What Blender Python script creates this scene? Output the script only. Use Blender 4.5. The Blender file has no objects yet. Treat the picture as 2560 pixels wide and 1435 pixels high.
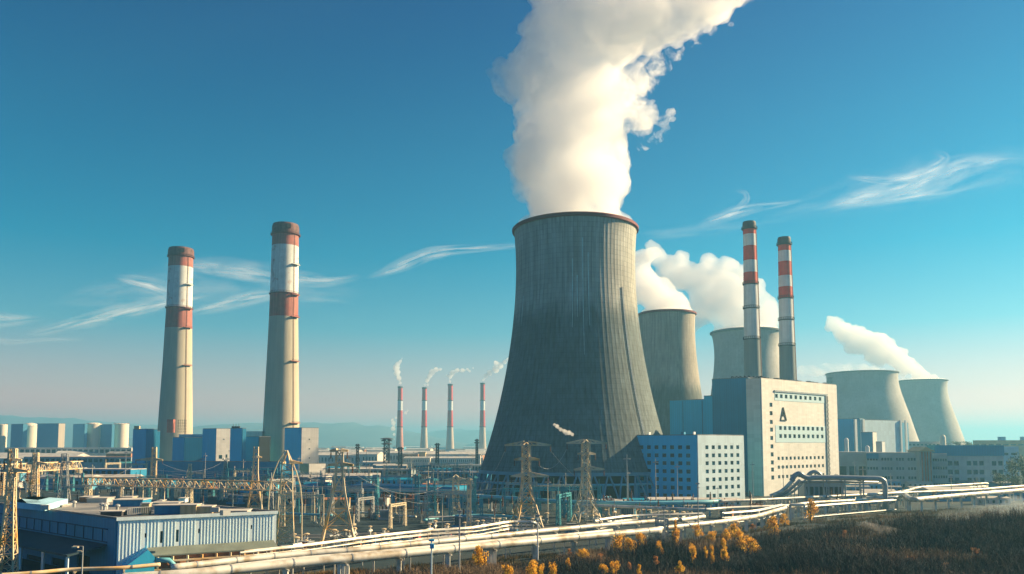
import bpy, math, random
import numpy as np
from mathutils import Vector, noise
R = math.radians
sc = bpy.context.scene
col = sc.collection
random.seed(7)

# ------------------------------------------------------------------ camera
HC, PITCH, F, CX, CY, W, H = 25.0, R(4.5), 2000.0, 1280.0, 953.0, 2560.0, 1435.0
cd = bpy.data.cameras.new('camera')
cam = bpy.data.objects.new('camera', cd); col.objects.link(cam)
cd.sensor_width = 36.0
cd.lens = 36.0 * F / W
cd.shift_y = (CY - H / 2) / W
cd.clip_start = 1.0
cd.clip_end = 90000.0
cam.location = (0, 0, HC)
cam.rotation_euler = (math.pi / 2 + PITCH, 0, 0)
sc.camera = cam
sc.render.resolution_x, sc.render.resolution_y = 1024, 574

# ------------------------------------------------------------------ sky and sun
SUN_AZ, SUN_EL = R(72), R(27)          # azimuth clockwise from +Y
world = bpy.data.worlds.new('World'); sc.world = world
world.use_nodes = True
wn, wl = world.node_tree.nodes, world.node_tree.links
bg = wn['Background']
sky = wn.new('ShaderNodeTexSky'); sky.sky_type = 'NISHITA'; sky.sun_disc = False
sky.sun_elevation = SUN_EL; sky.sun_rotation = SUN_AZ
sky.altitude = 300; sky.air_density = 1.0; sky.dust_density = 0.6; sky.ozone_density = 2.0
hsv = wn.new('ShaderNodeHueSaturation'); hsv.inputs['Saturation'].default_value = 1.1
wl.new(sky.outputs[0], hsv.inputs['Color'])
# the air's own colour by elevation: cream at the horizon, deep teal blue overhead
wtc = wn.new('ShaderNodeTexCoord'); wsx = wn.new('ShaderNodeSeparateXYZ'); wl.new(wtc.outputs['Generated'], wsx.inputs[0])
wmr = wn.new('ShaderNodeMapRange'); wl.new(wsx.outputs[2], wmr.inputs[0])
wmr.inputs['From Min'].default_value = 0.0; wmr.inputs['From Max'].default_value = 0.6
wr = wn.new('ShaderNodeValToRGB'); wl.new(wmr.outputs[0], wr.inputs[0])
RAMP = [(0.0, (2.9, .60, .54)), (.11, (1.35, .72, .66)), (.23, (.34, .76, .74)), (.38, (.0, .69, .73)), (.60, (.0, .55, .67)), (.82, (.0, .38, .60)), (1.0, (.0, .27, .59))]
el = wr.color_ramp.elements
for i, (p, c) in enumerate(RAMP):
    e = el[i] if i < 2 else el.new(p)
    e.position = p; e.color = (*c, 1)
tint = wn.new('ShaderNodeMix'); tint.data_type = 'RGBA'; tint.blend_type = 'MULTIPLY'
tint.inputs[0].default_value = 1.0
wl.new(wr.outputs[0], tint.inputs[7])
wl.new(hsv.outputs[0], tint.inputs[6])
# added blue tint on the unseen sky behind, deepening shade on camera-facing sides
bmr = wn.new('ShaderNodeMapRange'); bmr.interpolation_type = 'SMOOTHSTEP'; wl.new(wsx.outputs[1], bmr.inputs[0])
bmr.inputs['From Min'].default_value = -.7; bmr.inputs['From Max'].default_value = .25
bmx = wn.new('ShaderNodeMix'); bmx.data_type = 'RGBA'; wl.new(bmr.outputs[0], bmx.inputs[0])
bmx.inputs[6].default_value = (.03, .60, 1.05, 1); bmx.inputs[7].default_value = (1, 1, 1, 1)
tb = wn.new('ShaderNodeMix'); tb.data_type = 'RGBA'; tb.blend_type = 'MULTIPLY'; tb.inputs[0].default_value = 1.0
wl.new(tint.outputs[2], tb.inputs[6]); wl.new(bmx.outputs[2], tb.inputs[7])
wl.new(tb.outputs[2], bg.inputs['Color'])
bg.inputs['Strength'].default_value = 0.050

sd = bpy.data.lights.new('sun', 'SUN'); sd.energy = 5.0; sd.angle = R(0.5)
sd.color = (1.0, 0.73, 0.41)
sun = bpy.data.objects.new('sun', sd); col.objects.link(sun)
SUNDIR = Vector((math.sin(SUN_AZ) * math.cos(SUN_EL), math.cos(SUN_AZ) * math.cos(SUN_EL), math.sin(SUN_EL)))
sun.rotation_euler = SUNDIR.to_track_quat('Z', 'Y').to_euler()

sc.view_settings.view_transform = 'Standard'
sc.view_settings.look = 'None'
sc.view_settings.exposure = 1.5
sc.view_settings.gamma = 1.0
sc.cycles.volume_bounces = 20
sc.cycles.max_bounces = 22
sc.cycles.diffuse_bounces = 3
sc.cycles.transparent_max_bounces = 16
sc.cycles.volume_step_rate = 1.0
sc.cycles.volume_max_steps = 128

# ------------------------------------------------------------------ image point -> world helpers
def ray(x, y):
    u = (x - CX) / F; v = -(y - CY) / F
    c, s = math.cos(PITCH), math.sin(PITCH)
    return Vector((u, c - v * s, s + v * c))
def px(x, y, Y):                      # world point seen at (x, y) at forward distance Y
    d = ray(x, y); return Vector((0, 0, HC)) + d * (Y / d.y)
def gz(x, y, z=0.0):                  # world point seen at (x, y) lying at height z
    d = ray(x, y); return Vector((0, 0, HC)) + d * ((z - HC) / d.z)
def m_per_px(Y): return Y / F

# ------------------------------------------------------------------ mesh building
class MB:
    def __init__(s): s.v = []; s.f = []
    def add(s, vs, fs):
        n = len(s.v); s.v += [tuple(p) for p in vs]; s.f += [tuple(i + n for i in f) for f in fs]; return s
    def box(s, c, d, rz=0.0):         # centre, full sizes
        a, b, h = d[0] / 2, d[1] / 2, d[2] / 2; co, si = math.cos(rz), math.sin(rz)
        P = [(c[0] + x * co - y * si, c[1] + x * si + y * co, c[2] + z) for z in (-h, h) for x, y in ((-a, -b), (a, -b), (a, b), (-a, b))]
        return s.add(P, [(3, 2, 1, 0), (4, 5, 6, 7), (0, 1, 5, 4), (1, 2, 6, 5), (2, 3, 7, 6), (3, 0, 4, 7)])
    def beam(s, p, q, w, w2=None):
        p, q = Vector(p), Vector(q); d = q - p
        if d.length < 1e-6: return s
        d.normalize(); up = Vector((0, 0, 1)) if abs(d.z) < .95 else Vector((0, 1, 0))
        a = d.cross(up).normalized() * (w / 2); b = a.normalized().cross(d) * ((w2 or w) / 2)
        P = [e + i * a + j * b for e in (p, q) for i, j in ((-1, -1), (1, -1), (1, 1), (-1, 1))]
        return s.add(P, [(3, 2, 1, 0), (4, 5, 6, 7), (0, 1, 5, 4), (1, 2, 6, 5), (2, 3, 7, 6), (3, 0, 4, 7)])
    def tube(s, pts, r, n=10, caps=True):
        pts = [Vector(p) for p in pts]; N = len(pts); rs = r if isinstance(r, (list, tuple)) else [r] * N
        V = []; prev = None
        for i, p in enumerate(pts):
            t = (pts[min(i + 1, N - 1)] - pts[max(i - 1, 0)]).normalized()
            up = Vector((0, 0, 1)) if abs(t.z) < .9 else Vector((0, 1, 0))
            if prev is not None:
                a = prev - t * prev.dot(t); a = a.normalized() if a.length > 1e-3 else t.cross(up).normalized()
            else: a = t.cross(up).normalized()
            prev = a; b = t.cross(a)
            for k in range(n):
                th = 2 * math.pi * k / n; V.append(p + (a * math.cos(th) + b * math.sin(th)) * rs[i])
        Fs = [(i * n + k, i * n + (k + 1) % n, (i + 1) * n + (k + 1) % n, (i + 1) * n + k) for i in range(N - 1) for k in range(n)]
        if caps: Fs += [tuple(range(n - 1, -1, -1)), tuple((N - 1) * n + k for k in range(n))]
        return s.add(V, Fs)
    def lathe(s, prof, n, c=(0, 0, 0), a0=0.0, fn=None, cap=False):   # prof [(r, z)]
        V = []; M = len(prof)
        for r, z in prof:
            for k in range(n):
                th = a0 + 2 * math.pi * k / n; rr = r + (fn(th, z) if fn else 0)
                V.append((c[0] + rr * math.cos(th), c[1] + rr * math.sin(th), c[2] + z))
        Fs = [(i * n + k, i * n + (k + 1) % n, (i + 1) * n + (k + 1) % n, (i + 1) * n + k) for i in range(M - 1) for k in range(n)]
        if cap: Fs += [tuple(range(n - 1, -1, -1)), tuple((M - 1) * n + k for k in range(n))]
        return s.add(V, Fs)
    def prism(s, poly, z0, z1):       # poly counter-clockwise [(x, y)]
        n = len(poly); V = [(p[0], p[1], z0) for p in poly] + [(p[0], p[1], z1) for p in poly]
        return s.add(V, [(k, (k + 1) % n, n + (k + 1) % n, n + k) for k in range(n)] + [tuple(range(n - 1, -1, -1)), tuple(n + k for k in range(n))])
    def obj(s, name, m, parent=None, smooth=False):
        me = bpy.data.meshes.new(name)
        off = wpos(parent) if parent is not None else Vector((0, 0, 0))
        if parent is None:            # own origin at the base of the mesh
            A = np.array(s.v); off = Vector(((A[:, 0].min() + A[:, 0].max()) / 2, (A[:, 1].min() + A[:, 1].max()) / 2, A[:, 2].min()))
        me.from_pydata([(a - off.x, b - off.y, c - off.z) for a, b, c in s.v], [], s.f)
        me.materials.append(m)
        if smooth: me.polygons.foreach_set('use_smooth', [True] * len(me.polygons))
        me.update()
        o = bpy.data.objects.new(name, me); col.objects.link(o)
        if parent is not None: o.parent = parent
        else: o.location = off
        return o

def wpos(o):
    p = Vector((0, 0, 0))
    while o is not None: p += o.location; o = o.parent
    return p
def thing(name, label, cat, loc, group=None, kind=None):
    o = bpy.data.objects.new(name, None); col.objects.link(o); o.location = loc
    o.empty_display_size = 1.0
    return tag(o, label, cat, group, kind)
def tag(o, label=None, cat=None, group=None, kind=None):
    if label: o['label'] = label
    if cat: o['category'] = cat
    if group: o['group'] = group
    if kind: o['kind'] = kind
    return o
def copy_thing(root, loc, rz=None, label=None, scale=None):
    def cp(o, parent):
        c = o.copy(); col.objects.link(c); c.parent = parent
        for ch in list(kids.get(o.name, [])): cp(ch, c)
        return c
    kids = {}
    for o in root.children_recursive: kids.setdefault(o.parent.name, []).append(o)
    r = cp(root, None); r.location = loc
    if rz is not None: r.rotation_euler = (0, 0, rz)
    if scale: r.scale = (scale,) * 3 if not isinstance(scale, tuple) else scale
    if label: r['label'] = label
    return r

# ------------------------------------------------------------------ materials
_m = {}
def mat(name, c, rough=.7, metal=0.0, var=.15, scale=.15, bump=0.0, bscale=2.0, streak=0.0, corr=None, brick=None, c2=None, c2amt=.5, c2scale=.05, spec=.3):
    """noise-varied surface: c base colour, var lightness variation, streak vertical weathering, corr=(pitch, depth) corrugation shade painted as dark stripes, brick=(w,h) panel joints"""
    if name in _m: return _m[name]
    m = bpy.data.materials.new(name); m.use_nodes = True; _m[name] = m
    n, l = m.node_tree.nodes, m.node_tree.links; b = n['Principled BSDF']
    b.inputs['Roughness'].default_value = rough; b.inputs['Metallic'].default_value = metal
    b.inputs['Specular IOR Level'].default_value = spec
    tc = n.new('ShaderNodeTexCoord'); co = tc.outputs['Object']
    def noise_(sc_, det=5, vec=None, st=None):
        t = n.new('ShaderNodeTexNoise'); t.inputs['Scale'].default_value = sc_; t.inputs['Detail'].default_value = det
        src = vec or co
        if st:
            mp = n.new('ShaderNodeMapping'); mp.inputs['Scale'].default_value = st; l.new(src, mp.inputs[0]); src = mp.outputs[0]
        l.new(src, t.inputs['Vector']); return t.outputs['Fac']
    def ramp(fac, a, bb, lo=.3, hi=.7):
        r = n.new('ShaderNodeMapRange'); r.inputs['From Min'].default_value = lo; r.inputs['From Max'].default_value = hi
        r.inputs['To Min'].default_value = a; r.inputs['To Max'].default_value = bb; l.new(fac, r.inputs[0]); return r.outputs[0]
    def mul(x, y, op='MULTIPLY'):
        q = n.new('ShaderNodeMath'); q.operation = op
        for i, t in ((0, x), (1, y)):
            if isinstance(t, (int, float)): q.inputs[i].default_value = t
            else: l.new(t, q.inputs[i])
        return q.outputs[0]
    base = n.new('ShaderNodeRGB'); base.outputs[0].default_value = (*c, 1); out = base.outputs[0]
    if c2:
        mx = n.new('ShaderNodeMix'); mx.data_type = 'RGBA'; l.new(ramp(noise_(c2scale, 8), 0, 1, .45 - c2amt * .2, .62 - c2amt * .2), mx.inputs[0])
        l.new(out, mx.inputs[6]); mx.inputs[7].default_value = (*c2, 1); out = mx.outputs[2]
    f = ramp(noise_(scale, 6), 1 - var, 1 + var)
    if streak: f = mul(f, ramp(noise_(1.0, 4, st=(.9, .9, .03)), 1 - streak, 1 + streak * .6))
    hgt = None
    if corr:
        sx = n.new('ShaderNodeSeparateXYZ'); l.new(tc.outputs['UV'], sx.inputs[0])
        w = mul(mul(sx.outputs[0], 2 * math.pi / corr[0]), 0, 'ADD')
        q = n.new('ShaderNodeMath'); q.operation = 'SINE'; l.new(w, q.inputs[0])
        hgt = q.outputs[0]; f = mul(f, ramp(hgt, 1 - corr[1], 1.0, -1, .2))  # groove shade darkens the colour only, no relief
    if brick:
        bt = n.new('ShaderNodeTexBrick'); bt.offset = 0.0
        bt.inputs['Scale'].default_value = 1.0; bt.inputs['Brick Width'].default_value = brick[0]; bt.inputs['Row Height'].default_value = brick[1]
        bt.inputs['Mortar Size'].default_value = brick[2]; bt.inputs['Mortar Smooth'].default_value = .3
        bt.inputs['Color1'].default_value = (1, 1, 1, 1); bt.inputs['Color2'].default_value = (.86, .86, .86, 1); bt.inputs['Mortar'].default_value = (brick[3],) * 3 + (1,)
        l.new(tc.outputs['UV'], bt.inputs['Vector']); f = mul(f, bt.outputs['Color'])
    vm = n.new('ShaderNodeVectorMath'); vm.operation = 'SCALE'; l.new(out, vm.inputs[0]); l.new(f, vm.inputs['Scale'])
    l.new(vm.outputs[0], b.inputs['Base Color'])
    if bump:
        bn = n.new('ShaderNodeBump'); bn.inputs['Strength'].default_value = 1.0; bn.inputs['Distance'].default_value = bump
        l.new(noise_(bscale, 6), bn.inputs['Height']); l.new(bn.outputs[0], b.inputs['Normal'])
    return m

def uv_wall(o):
    """UV in metres: u runs horizontally along each face, v is height"""
    me = o.data; uv = me.uv_layers.new(name='UVMap')
    for p in me.polygons:
        nrm = p.normal
        t = Vector((-nrm.y, nrm.x, 0))
        t = t.normalized() if t.length > .2 else None
        for li in p.loop_indices:
            co = me.vertices[me.loops[li].vertex_index].co
            uv.data[li].uv = (co.dot(t), co.z) if t is not None else (co.x, co.y)
    return o
# ------------------------------------------------------------------ steam, haze
def vol_mat(name, color, dens, g, step=None, noise_scale=None, nlo=.40, nhi=.56):
    m = bpy.data.materials.new(name); m.use_nodes = True
    n, l = m.node_tree.nodes, m.node_tree.links
    n.remove(n['Principled BSDF'])
    v = n.new('ShaderNodeVolumePrincipled'); l.new(v.outputs[0], n['Material Output'].inputs['Volume'])
    if noise_scale:
        tc = n.new('ShaderNodeTexCoord'); nz = n.new('ShaderNodeTexNoise'); nz.inputs['Scale'].default_value = noise_scale; nz.inputs['Detail'].default_value = 5; nz.inputs['Roughness'].default_value = .6; nz.inputs['Distortion'].default_value = .6
        l.new(tc.outputs['Object'], nz.inputs['Vector'])
        mr = n.new('ShaderNodeMapRange'); mr.inputs['From Min'].default_value = nlo; mr.inputs['From Max'].default_value = nhi; mr.inputs['To Min'].default_value = 0.0; mr.inputs['To Max'].default_value = dens * 1.3
        l.new(nz.outputs['Fac'], mr.inputs[0]); l.new(mr.outputs[0], v.inputs['Density'])
    v.inputs['Color'].default_value = (*color, 1); v.inputs['Density'].default_value = dens; v.inputs['Anisotropy'].default_value = g
    return m

def steam(name, label, blobs, Dm, dens, voxel, seed=1, amp=.35, base=None, kids=9, clip=None, group=None, color=(.972, .972, .975), nscale=None, nlo=.40, nhi=.56):
    """blobs: (image x, image y, image radius) at forward distance Dm; fills each with lumps, unions them, roughens the surface."""
    rnd = random.Random(seed); k = m_per_px(Dm)
    import bmesh
    bm = bmesh.new()
    def ball(c, r):
        ret = bmesh.ops.create_icosphere(bm, subdivisions=2, radius=r)
        bmesh.ops.translate(bm, verts=ret['verts'], vec=c)
    pts = []
    for (x, y, r) in blobs:
        c = px(x, y, Dm); R_ = r * k; ball(c, R_ * .80)
        for i in range(kids):
            th = rnd.uniform(0, 2 * math.pi); ph = math.acos(rnd.uniform(-1, 1)); q = rnd.uniform(.25, .45)
            d = Vector((math.sin(ph) * math.cos(th), math.sin(ph) * math.sin(th), math.cos(ph)))
            ball(c + d * R_ * (1 - q), R_ * q)
    if base:                                   # a disc-like plug that fills a rim: centre, radius, z0, z1
        c, r, z0, z1 = base
        ret = bmesh.ops.create_cone(bm, cap_ends=True, segments=40, radius1=r, radius2=r * .97, depth=z1 - z0)
        bmesh.ops.translate(bm, verts=ret['verts'], vec=(c[0], c[1], (z0 + z1) / 2))
    me = bpy.data.meshes.new(name); bm.to_mesh(me); bm.free()
    o = bpy.data.objects.new(name, me); col.objects.link(o)
    md = o.modifiers.new('r', 'REMESH'); md.mode = 'VOXEL'; md.voxel_size = voxel; md.use_smooth_shade = True
    dg = bpy.context.evaluated_depsgraph_get(); me2 = bpy.data.meshes.new_from_object(o.evaluated_get(dg))
    o.modifiers.clear(); o.data = me2; me2.name = name; bpy.data.meshes.remove(me)
    N = len(me2.vertices); co = np.empty(N * 3); me2.vertices.foreach_get('co', co); co = co.reshape(-1, 3)
    nr = np.empty(N * 3); me2.vertices.foreach_get('normal', nr); nr = nr.reshape(-1, 3)
    rm = float(np.median([b[2] for b in blobs])) * k
    out = co.copy()
    s0 = 1.0 / (rm * .9)
    for i in range(N):
        p = Vector(co[i]); a = 1.0
        if base:
            h = (p.z - base[3]); a = min(1.0, max(0.0, h / (rm * .25))) if h < rm * .25 else 1.0
        # billows at three sizes, warped
        w = p + noise.noise_vector(p * s0) * rm * .5
        d = (.55 - abs(noise.noise(w * s0 * 1.1))) * 1.0
        d += (.5 - abs(noise.noise(w * s0 * 2.6 + Vector((9, 3, 1))))) * .55
        d += (.45 - abs(noise.noise(p * s0 * 6.0))) * .34
        d += (.4 - abs(noise.noise(p * s0 * 13.0))) * .2
        d = (d - .8) * amp * rm * a
        out[i] = co[i] + nr[i] * d
    off = out[:, :].mean(axis=0); off[2] = out[:, 2].min()
    me2.vertices.foreach_set('co', (out - off).ravel()); me2.update()
    o.location = off
    md = o.modifiers.new('r', 'REMESH'); md.mode = 'VOXEL'; md.voxel_size = voxel * .85; md.use_smooth_shade = True   # drops self-crossings
    dg = bpy.context.evaluated_depsgraph_get(); me3 = bpy.data.meshes.new_from_object(o.evaluated_get(dg))
    o.modifiers.clear(); o.data = me3; bpy.data.meshes.remove(me2); me2 = me3; me2.name = name
    me2.materials.clear(); me2.materials.append(vol_mat(name + '_vapour', color, dens, .25, noise_scale=nscale, nlo=nlo, nhi=nhi))
    return tag(o, label, 'steam plume' if 'plume' in name else 'steam wisp' if 'wisp' in name else 'mist' if 'mist' in name else 'smoke', group)

def build_haze():
    # bottom a metre below the lowest ground, top just above the highest steam
    z0, z1 = -3.0, 300.0
    b = MB(); b.box((0, 7200, (z0 + z1) / 2), (32000, 15600, z1 - z0))
    o = b.obj('haze', vol_mat('haze_air', (.24, .62, .84), .00024, .30))
    return tag(o, kind='stuff')
# ------------------------------------------------------------------ cooling towers
def shell_mat(name, c, split=None, joints=.8, uvper=(1, 1), streak=.38):
    m = mat(name, c, rough=.85, var=.16, scale=.045, streak=streak, brick=(2.2, 2.4, .13, joints), bump=.05, bscale=1.5)
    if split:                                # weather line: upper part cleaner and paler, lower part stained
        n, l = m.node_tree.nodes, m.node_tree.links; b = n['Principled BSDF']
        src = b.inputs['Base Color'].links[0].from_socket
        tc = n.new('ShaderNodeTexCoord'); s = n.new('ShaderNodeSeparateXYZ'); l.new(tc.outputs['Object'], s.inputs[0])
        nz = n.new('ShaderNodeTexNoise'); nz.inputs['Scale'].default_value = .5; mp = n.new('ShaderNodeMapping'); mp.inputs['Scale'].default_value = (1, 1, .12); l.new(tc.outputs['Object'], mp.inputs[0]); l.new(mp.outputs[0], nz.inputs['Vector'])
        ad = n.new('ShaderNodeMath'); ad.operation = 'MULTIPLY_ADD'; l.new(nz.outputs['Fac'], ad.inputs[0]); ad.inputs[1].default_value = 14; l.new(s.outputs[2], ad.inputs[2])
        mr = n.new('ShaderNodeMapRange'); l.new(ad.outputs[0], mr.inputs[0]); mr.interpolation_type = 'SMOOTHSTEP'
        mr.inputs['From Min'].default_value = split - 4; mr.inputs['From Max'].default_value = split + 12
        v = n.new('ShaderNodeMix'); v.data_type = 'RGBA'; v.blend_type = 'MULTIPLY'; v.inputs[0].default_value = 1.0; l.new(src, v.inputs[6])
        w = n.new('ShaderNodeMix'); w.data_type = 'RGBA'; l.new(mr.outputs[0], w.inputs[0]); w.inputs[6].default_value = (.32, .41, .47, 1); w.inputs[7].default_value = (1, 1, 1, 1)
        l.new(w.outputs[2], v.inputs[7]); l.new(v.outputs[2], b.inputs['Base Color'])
    return m

def prof_at(prof, z):
    for (r0, z0), (r1, z1) in zip(prof, prof[1:]):
        if z0 <= z <= z1: return r0 + (r1 - r0) * (z - z0) / (z1 - z0)
    return prof[-1][0] if z > prof[-1][1] else prof[0][0]
def smooth_prof(ctrl, n):
    zs = np.array([c[1] for c in ctrl]); rs = np.array([c[0] for c in ctrl])
    co = np.polyfit(zs, rs, min(4, len(ctrl) - 1)); Z = np.linspace(zs[0], zs[-1], n)
    return [(float(np.polyval(co, z)), float(z)) for z in Z]

def cooling_tower(label, cx, D, ctrl_px, rim_y, m_shell, m_rim, ribs=0, zlegs=12.0, nleg=44, full=False, rimw=1.0, group='cooling towers'):
    """cx image x of axis; ctrl_px [(image radius, image y)] from bottom to top of the silhouette"""
    base = px(cx, 1110, D); base.z = 0
    k = m_per_px(D)
    ctrl = [(r * k * math.hypot(1, 0), px(cx, y, D).z) for r, y in ctrl_px]
    prof = smooth_prof(ctrl, 70 if full else 34)
    t = thing('cooling_tower', label, 'cooling tower', base, group)
    n = 540 if full else 144
    fn = (lambda th, z: .10 * max(0, math.cos(th * ribs)) ** 6) if ribs else None
    out = MB().lathe(prof, n, base, fn=fn)
    top = prof[-1]; inner = [(r - .6, z) for r, z in reversed(prof[-12:])]
    out = MB(); out.lathe(prof + [(top[0] - .6, top[1])] + inner, n, base, fn=fn)
    sh = out.obj('shell', m_shell, t, smooth=True)
    me = sh.data; uv = me.uv_layers.new(name='UVMap')
    rmid = prof[len(prof) // 2][0]
    for p in me.polygons:
        c0 = p.center; a0 = math.atan2(c0.y, c0.x)
        for li in p.loop_indices:
            co = me.vertices[me.loops[li].vertex_index].co; a = math.atan2(co.y, co.x)
            if a - a0 > math.pi: a -= 2 * math.pi
            if a - a0 < -math.pi: a += 2 * math.pi
            uv.data[li].uv = (a * 90 * 2.2 / (2 * math.pi), co.z)
    r, z = top
    MB().lathe([(r - .75, z + .05), (r + .2, z - 1.6 * rimw), (r + .95 * rimw, z - 1.3 * rimw), (r + 1.05 * rimw, z - .1), (r + .6 * rimw, z + .35), (r - .75, z + .3)], 180 if full else 96, base).obj('rim', m_rim, t, smooth=False)
    r0, z0 = prof[0]
    slope = (prof[0][0] - prof[1][0]) / (prof[1][1] - prof[0][1])
    rb = r0 + slope * z0 * .9
    MB().lathe([(r0 - .9, z0 - 1.0), (r0 + .55, z0 - 1.0), (r0 + .45, z0 + .5), (r0 - .2, z0 + .5)], n, base).obj('ring_beam', M_legs, t)
    def pt(th, rr, zz): return (base.x + rr * math.cos(th), base.y + rr * math.sin(th), zz)
    for i in range(nleg):
        th = 2 * math.pi * i / nleg; dt = 2 * math.pi / nleg / 2
        b = MB()
        if full:
            for sgn in (-1, 1):
                P = [pt(th + sgn * dt * (.05 + .92 * (u ** 1.35)), r0 - .1 + (rb - r0) * (1 - u), z0 * u) for u in [q / 5 for q in range(5)] + [(z0 - .9) / z0]]
                b.tube(P, .42, 6)
        else:
            for sgn in (-1, 1): b.beam(pt(th, rb, 0), pt(th + sgn * dt, r0, z0 - .9), .9)
        b.obj('support_column', M_legs, t)
    MB().lathe([(rb - 6, -.2), (rb + 2, -.2), (rb + 2, 1.2), (rb + 1.4, 1.2), (rb + 1.2, .5), (rb - 6, .5)], 96, base).obj('basin', M_legs, t)
    # dark cooling fill seen between the columns
    MB().lathe([(r0 - 6, .3), (r0 - 6, z0 + 1)], 96, base).obj('fill_wall', M_dark, t)
    t['_r0'] = rb
    return t, base, prof
# ================================================================== materials in use
M_legs = mat('blue_grey_concrete', (.16, .30, .37), var=.2)
M_dark = mat('dark_void', (.012, .022, .028))
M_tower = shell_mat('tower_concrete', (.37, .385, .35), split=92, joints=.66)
M_tower2 = shell_mat('tower_concrete_old', (.36, .33, .27), split=75, streak=.35)
M_tower3 = shell_mat('tower_concrete_smooth', (.40, .39, .36), joints=.97, streak=.12)
M_rim = mat('dark_red_rim', (.17, .03, .04))
M_rimg = mat('grey_rim', (.10, .12, .14))
M_ch_conc = mat('chimney_concrete', (.44, .40, .31), var=.08, scale=.05, streak=.10, rough=.85, bump=.03)
M_ch_conc2 = mat('stack_concrete', (.22, .26, .26), var=.08, scale=.08, streak=.12, rough=.85)
M_red_old = mat('faded_red_paint', (.40, .10, .075), var=.18, scale=.25, streak=.35, c2=(.36, .13, .10), c2scale=.12)
M_white_old = mat('peeling_white_paint', (.62, .64, .60), var=.08, scale=.3, streak=.2, c2=(.42, .20, .12), c2amt=-.6, c2scale=.18)
M_red = mat('red_paint', (.55, .04, .03), var=.1, scale=.3, streak=.15)
M_white = mat('white_paint', (.60, .63, .62), var=.06, scale=.3, streak=.15)
M_soot = mat('sooty_metal', (.05, .05, .06), var=.3, scale=.5)
M_gallery = mat('gallery_steel', (.16, .06, .05), var=.3)
M_steel = mat('galvanised_steel', (.34, .36, .36), metal=.3, rough=.5, var=.15)
M_rust = mat('ochre_steel', (.72, .42, .12), rough=.6, var=.25, scale=.4, c2=(.60, .50, .34), c2scale=.2)
M_pale = mat('pale_steel', (.62, .54, .38), rough=.55, var=.2, scale=.5)
M_tealsteel = mat('teal_steel', (.06, .30, .36), rough=.6, var=.25)
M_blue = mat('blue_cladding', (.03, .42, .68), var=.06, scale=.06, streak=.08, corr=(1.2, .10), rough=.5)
M_blue2 = mat('blue_cladding_and_shade', (.02, .21, .37), var=.1, scale=.06, streak=.10, corr=(1.2, .10), rough=.5)  # real blue panels, and shade put into the colour of walls meant shaded
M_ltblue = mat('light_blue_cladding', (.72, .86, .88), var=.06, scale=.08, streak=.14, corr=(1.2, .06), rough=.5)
M_wallwhite = mat('cream_cladding', (.74, .73, .66), var=.07, scale=.06, streak=.08, brick=(3.0, 1.2, .05, .90), rough=.6)
M_palegrey = mat('pale_grey_cladding', (.62, .60, .56), var=.06, scale=.06, streak=.08, brick=(4.0, 2.0, .05, .88), rough=.6)
M_hall = mat('whitewashed_wall', (.54, .70, .76), var=.05, scale=.08, streak=.07, brick=(3.2, 3.2, .06, .90), rough=.65)
M_blueblock = mat('blue_render', (.04, .46, .72), var=.06, scale=.08, streak=.08, rough=.65)
M_band = mat('pale_blue_panel', (.48, .66, .70), var=.04, rough=.5)
M_glass = mat('window_glass', (.015, .05, .06), rough=.3, var=.4, scale=.35, spec=.25)
M_glass_b = mat('blue_window_glass', (.03, .11, .14), rough=.25, var=.5, scale=.3, spec=.3)
M_roof = mat('flat_roof', (.30, .29, .27), var=.3, scale=.15, c2=(.15, .16, .17), c2scale=.06)
M_roof_lt = mat('pale_roof', (.46, .44, .40), var=.2, scale=.15)
M_roof_blue = mat('blue_roof_sheet', (.01, .26, .42), var=.08, corr=(1.5, .12), rough=.5)
M_tan = mat('tan_render', (.56, .42, .24), var=.15, scale=.3, corr=(1.2, .2))
M_orange = mat('rusty_sheet', (.40, .18, .09), var=.3, scale=.5)
M_pipe = mat('lagged_pipe', (.64, .63, .56), rough=.45, metal=.15, var=.10, scale=.5, c2=(.36, .30, .21), c2amt=-.25, c2scale=.3)
M_pipe_grey = mat('grey_pipe', (.30, .33, .34), rough=.4, metal=.3, var=.12, scale=.5)
M_pipe_blue = mat('blue_pipe', (.14, .42, .50), rough=.45, var=.12, scale=.3)
M_porcelain = mat('brown_porcelain', (.12, .06, .04), rough=.25)
M_wire = mat('aluminium_wire', (.45, .46, .46), metal=.5, rough=.4)
M_mark = mat('emblem_black', (.015, .015, .015), rough=.4)
M_asphalt = mat('asphalt', (.045, .05, .055), var=.2, scale=.3)

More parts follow.
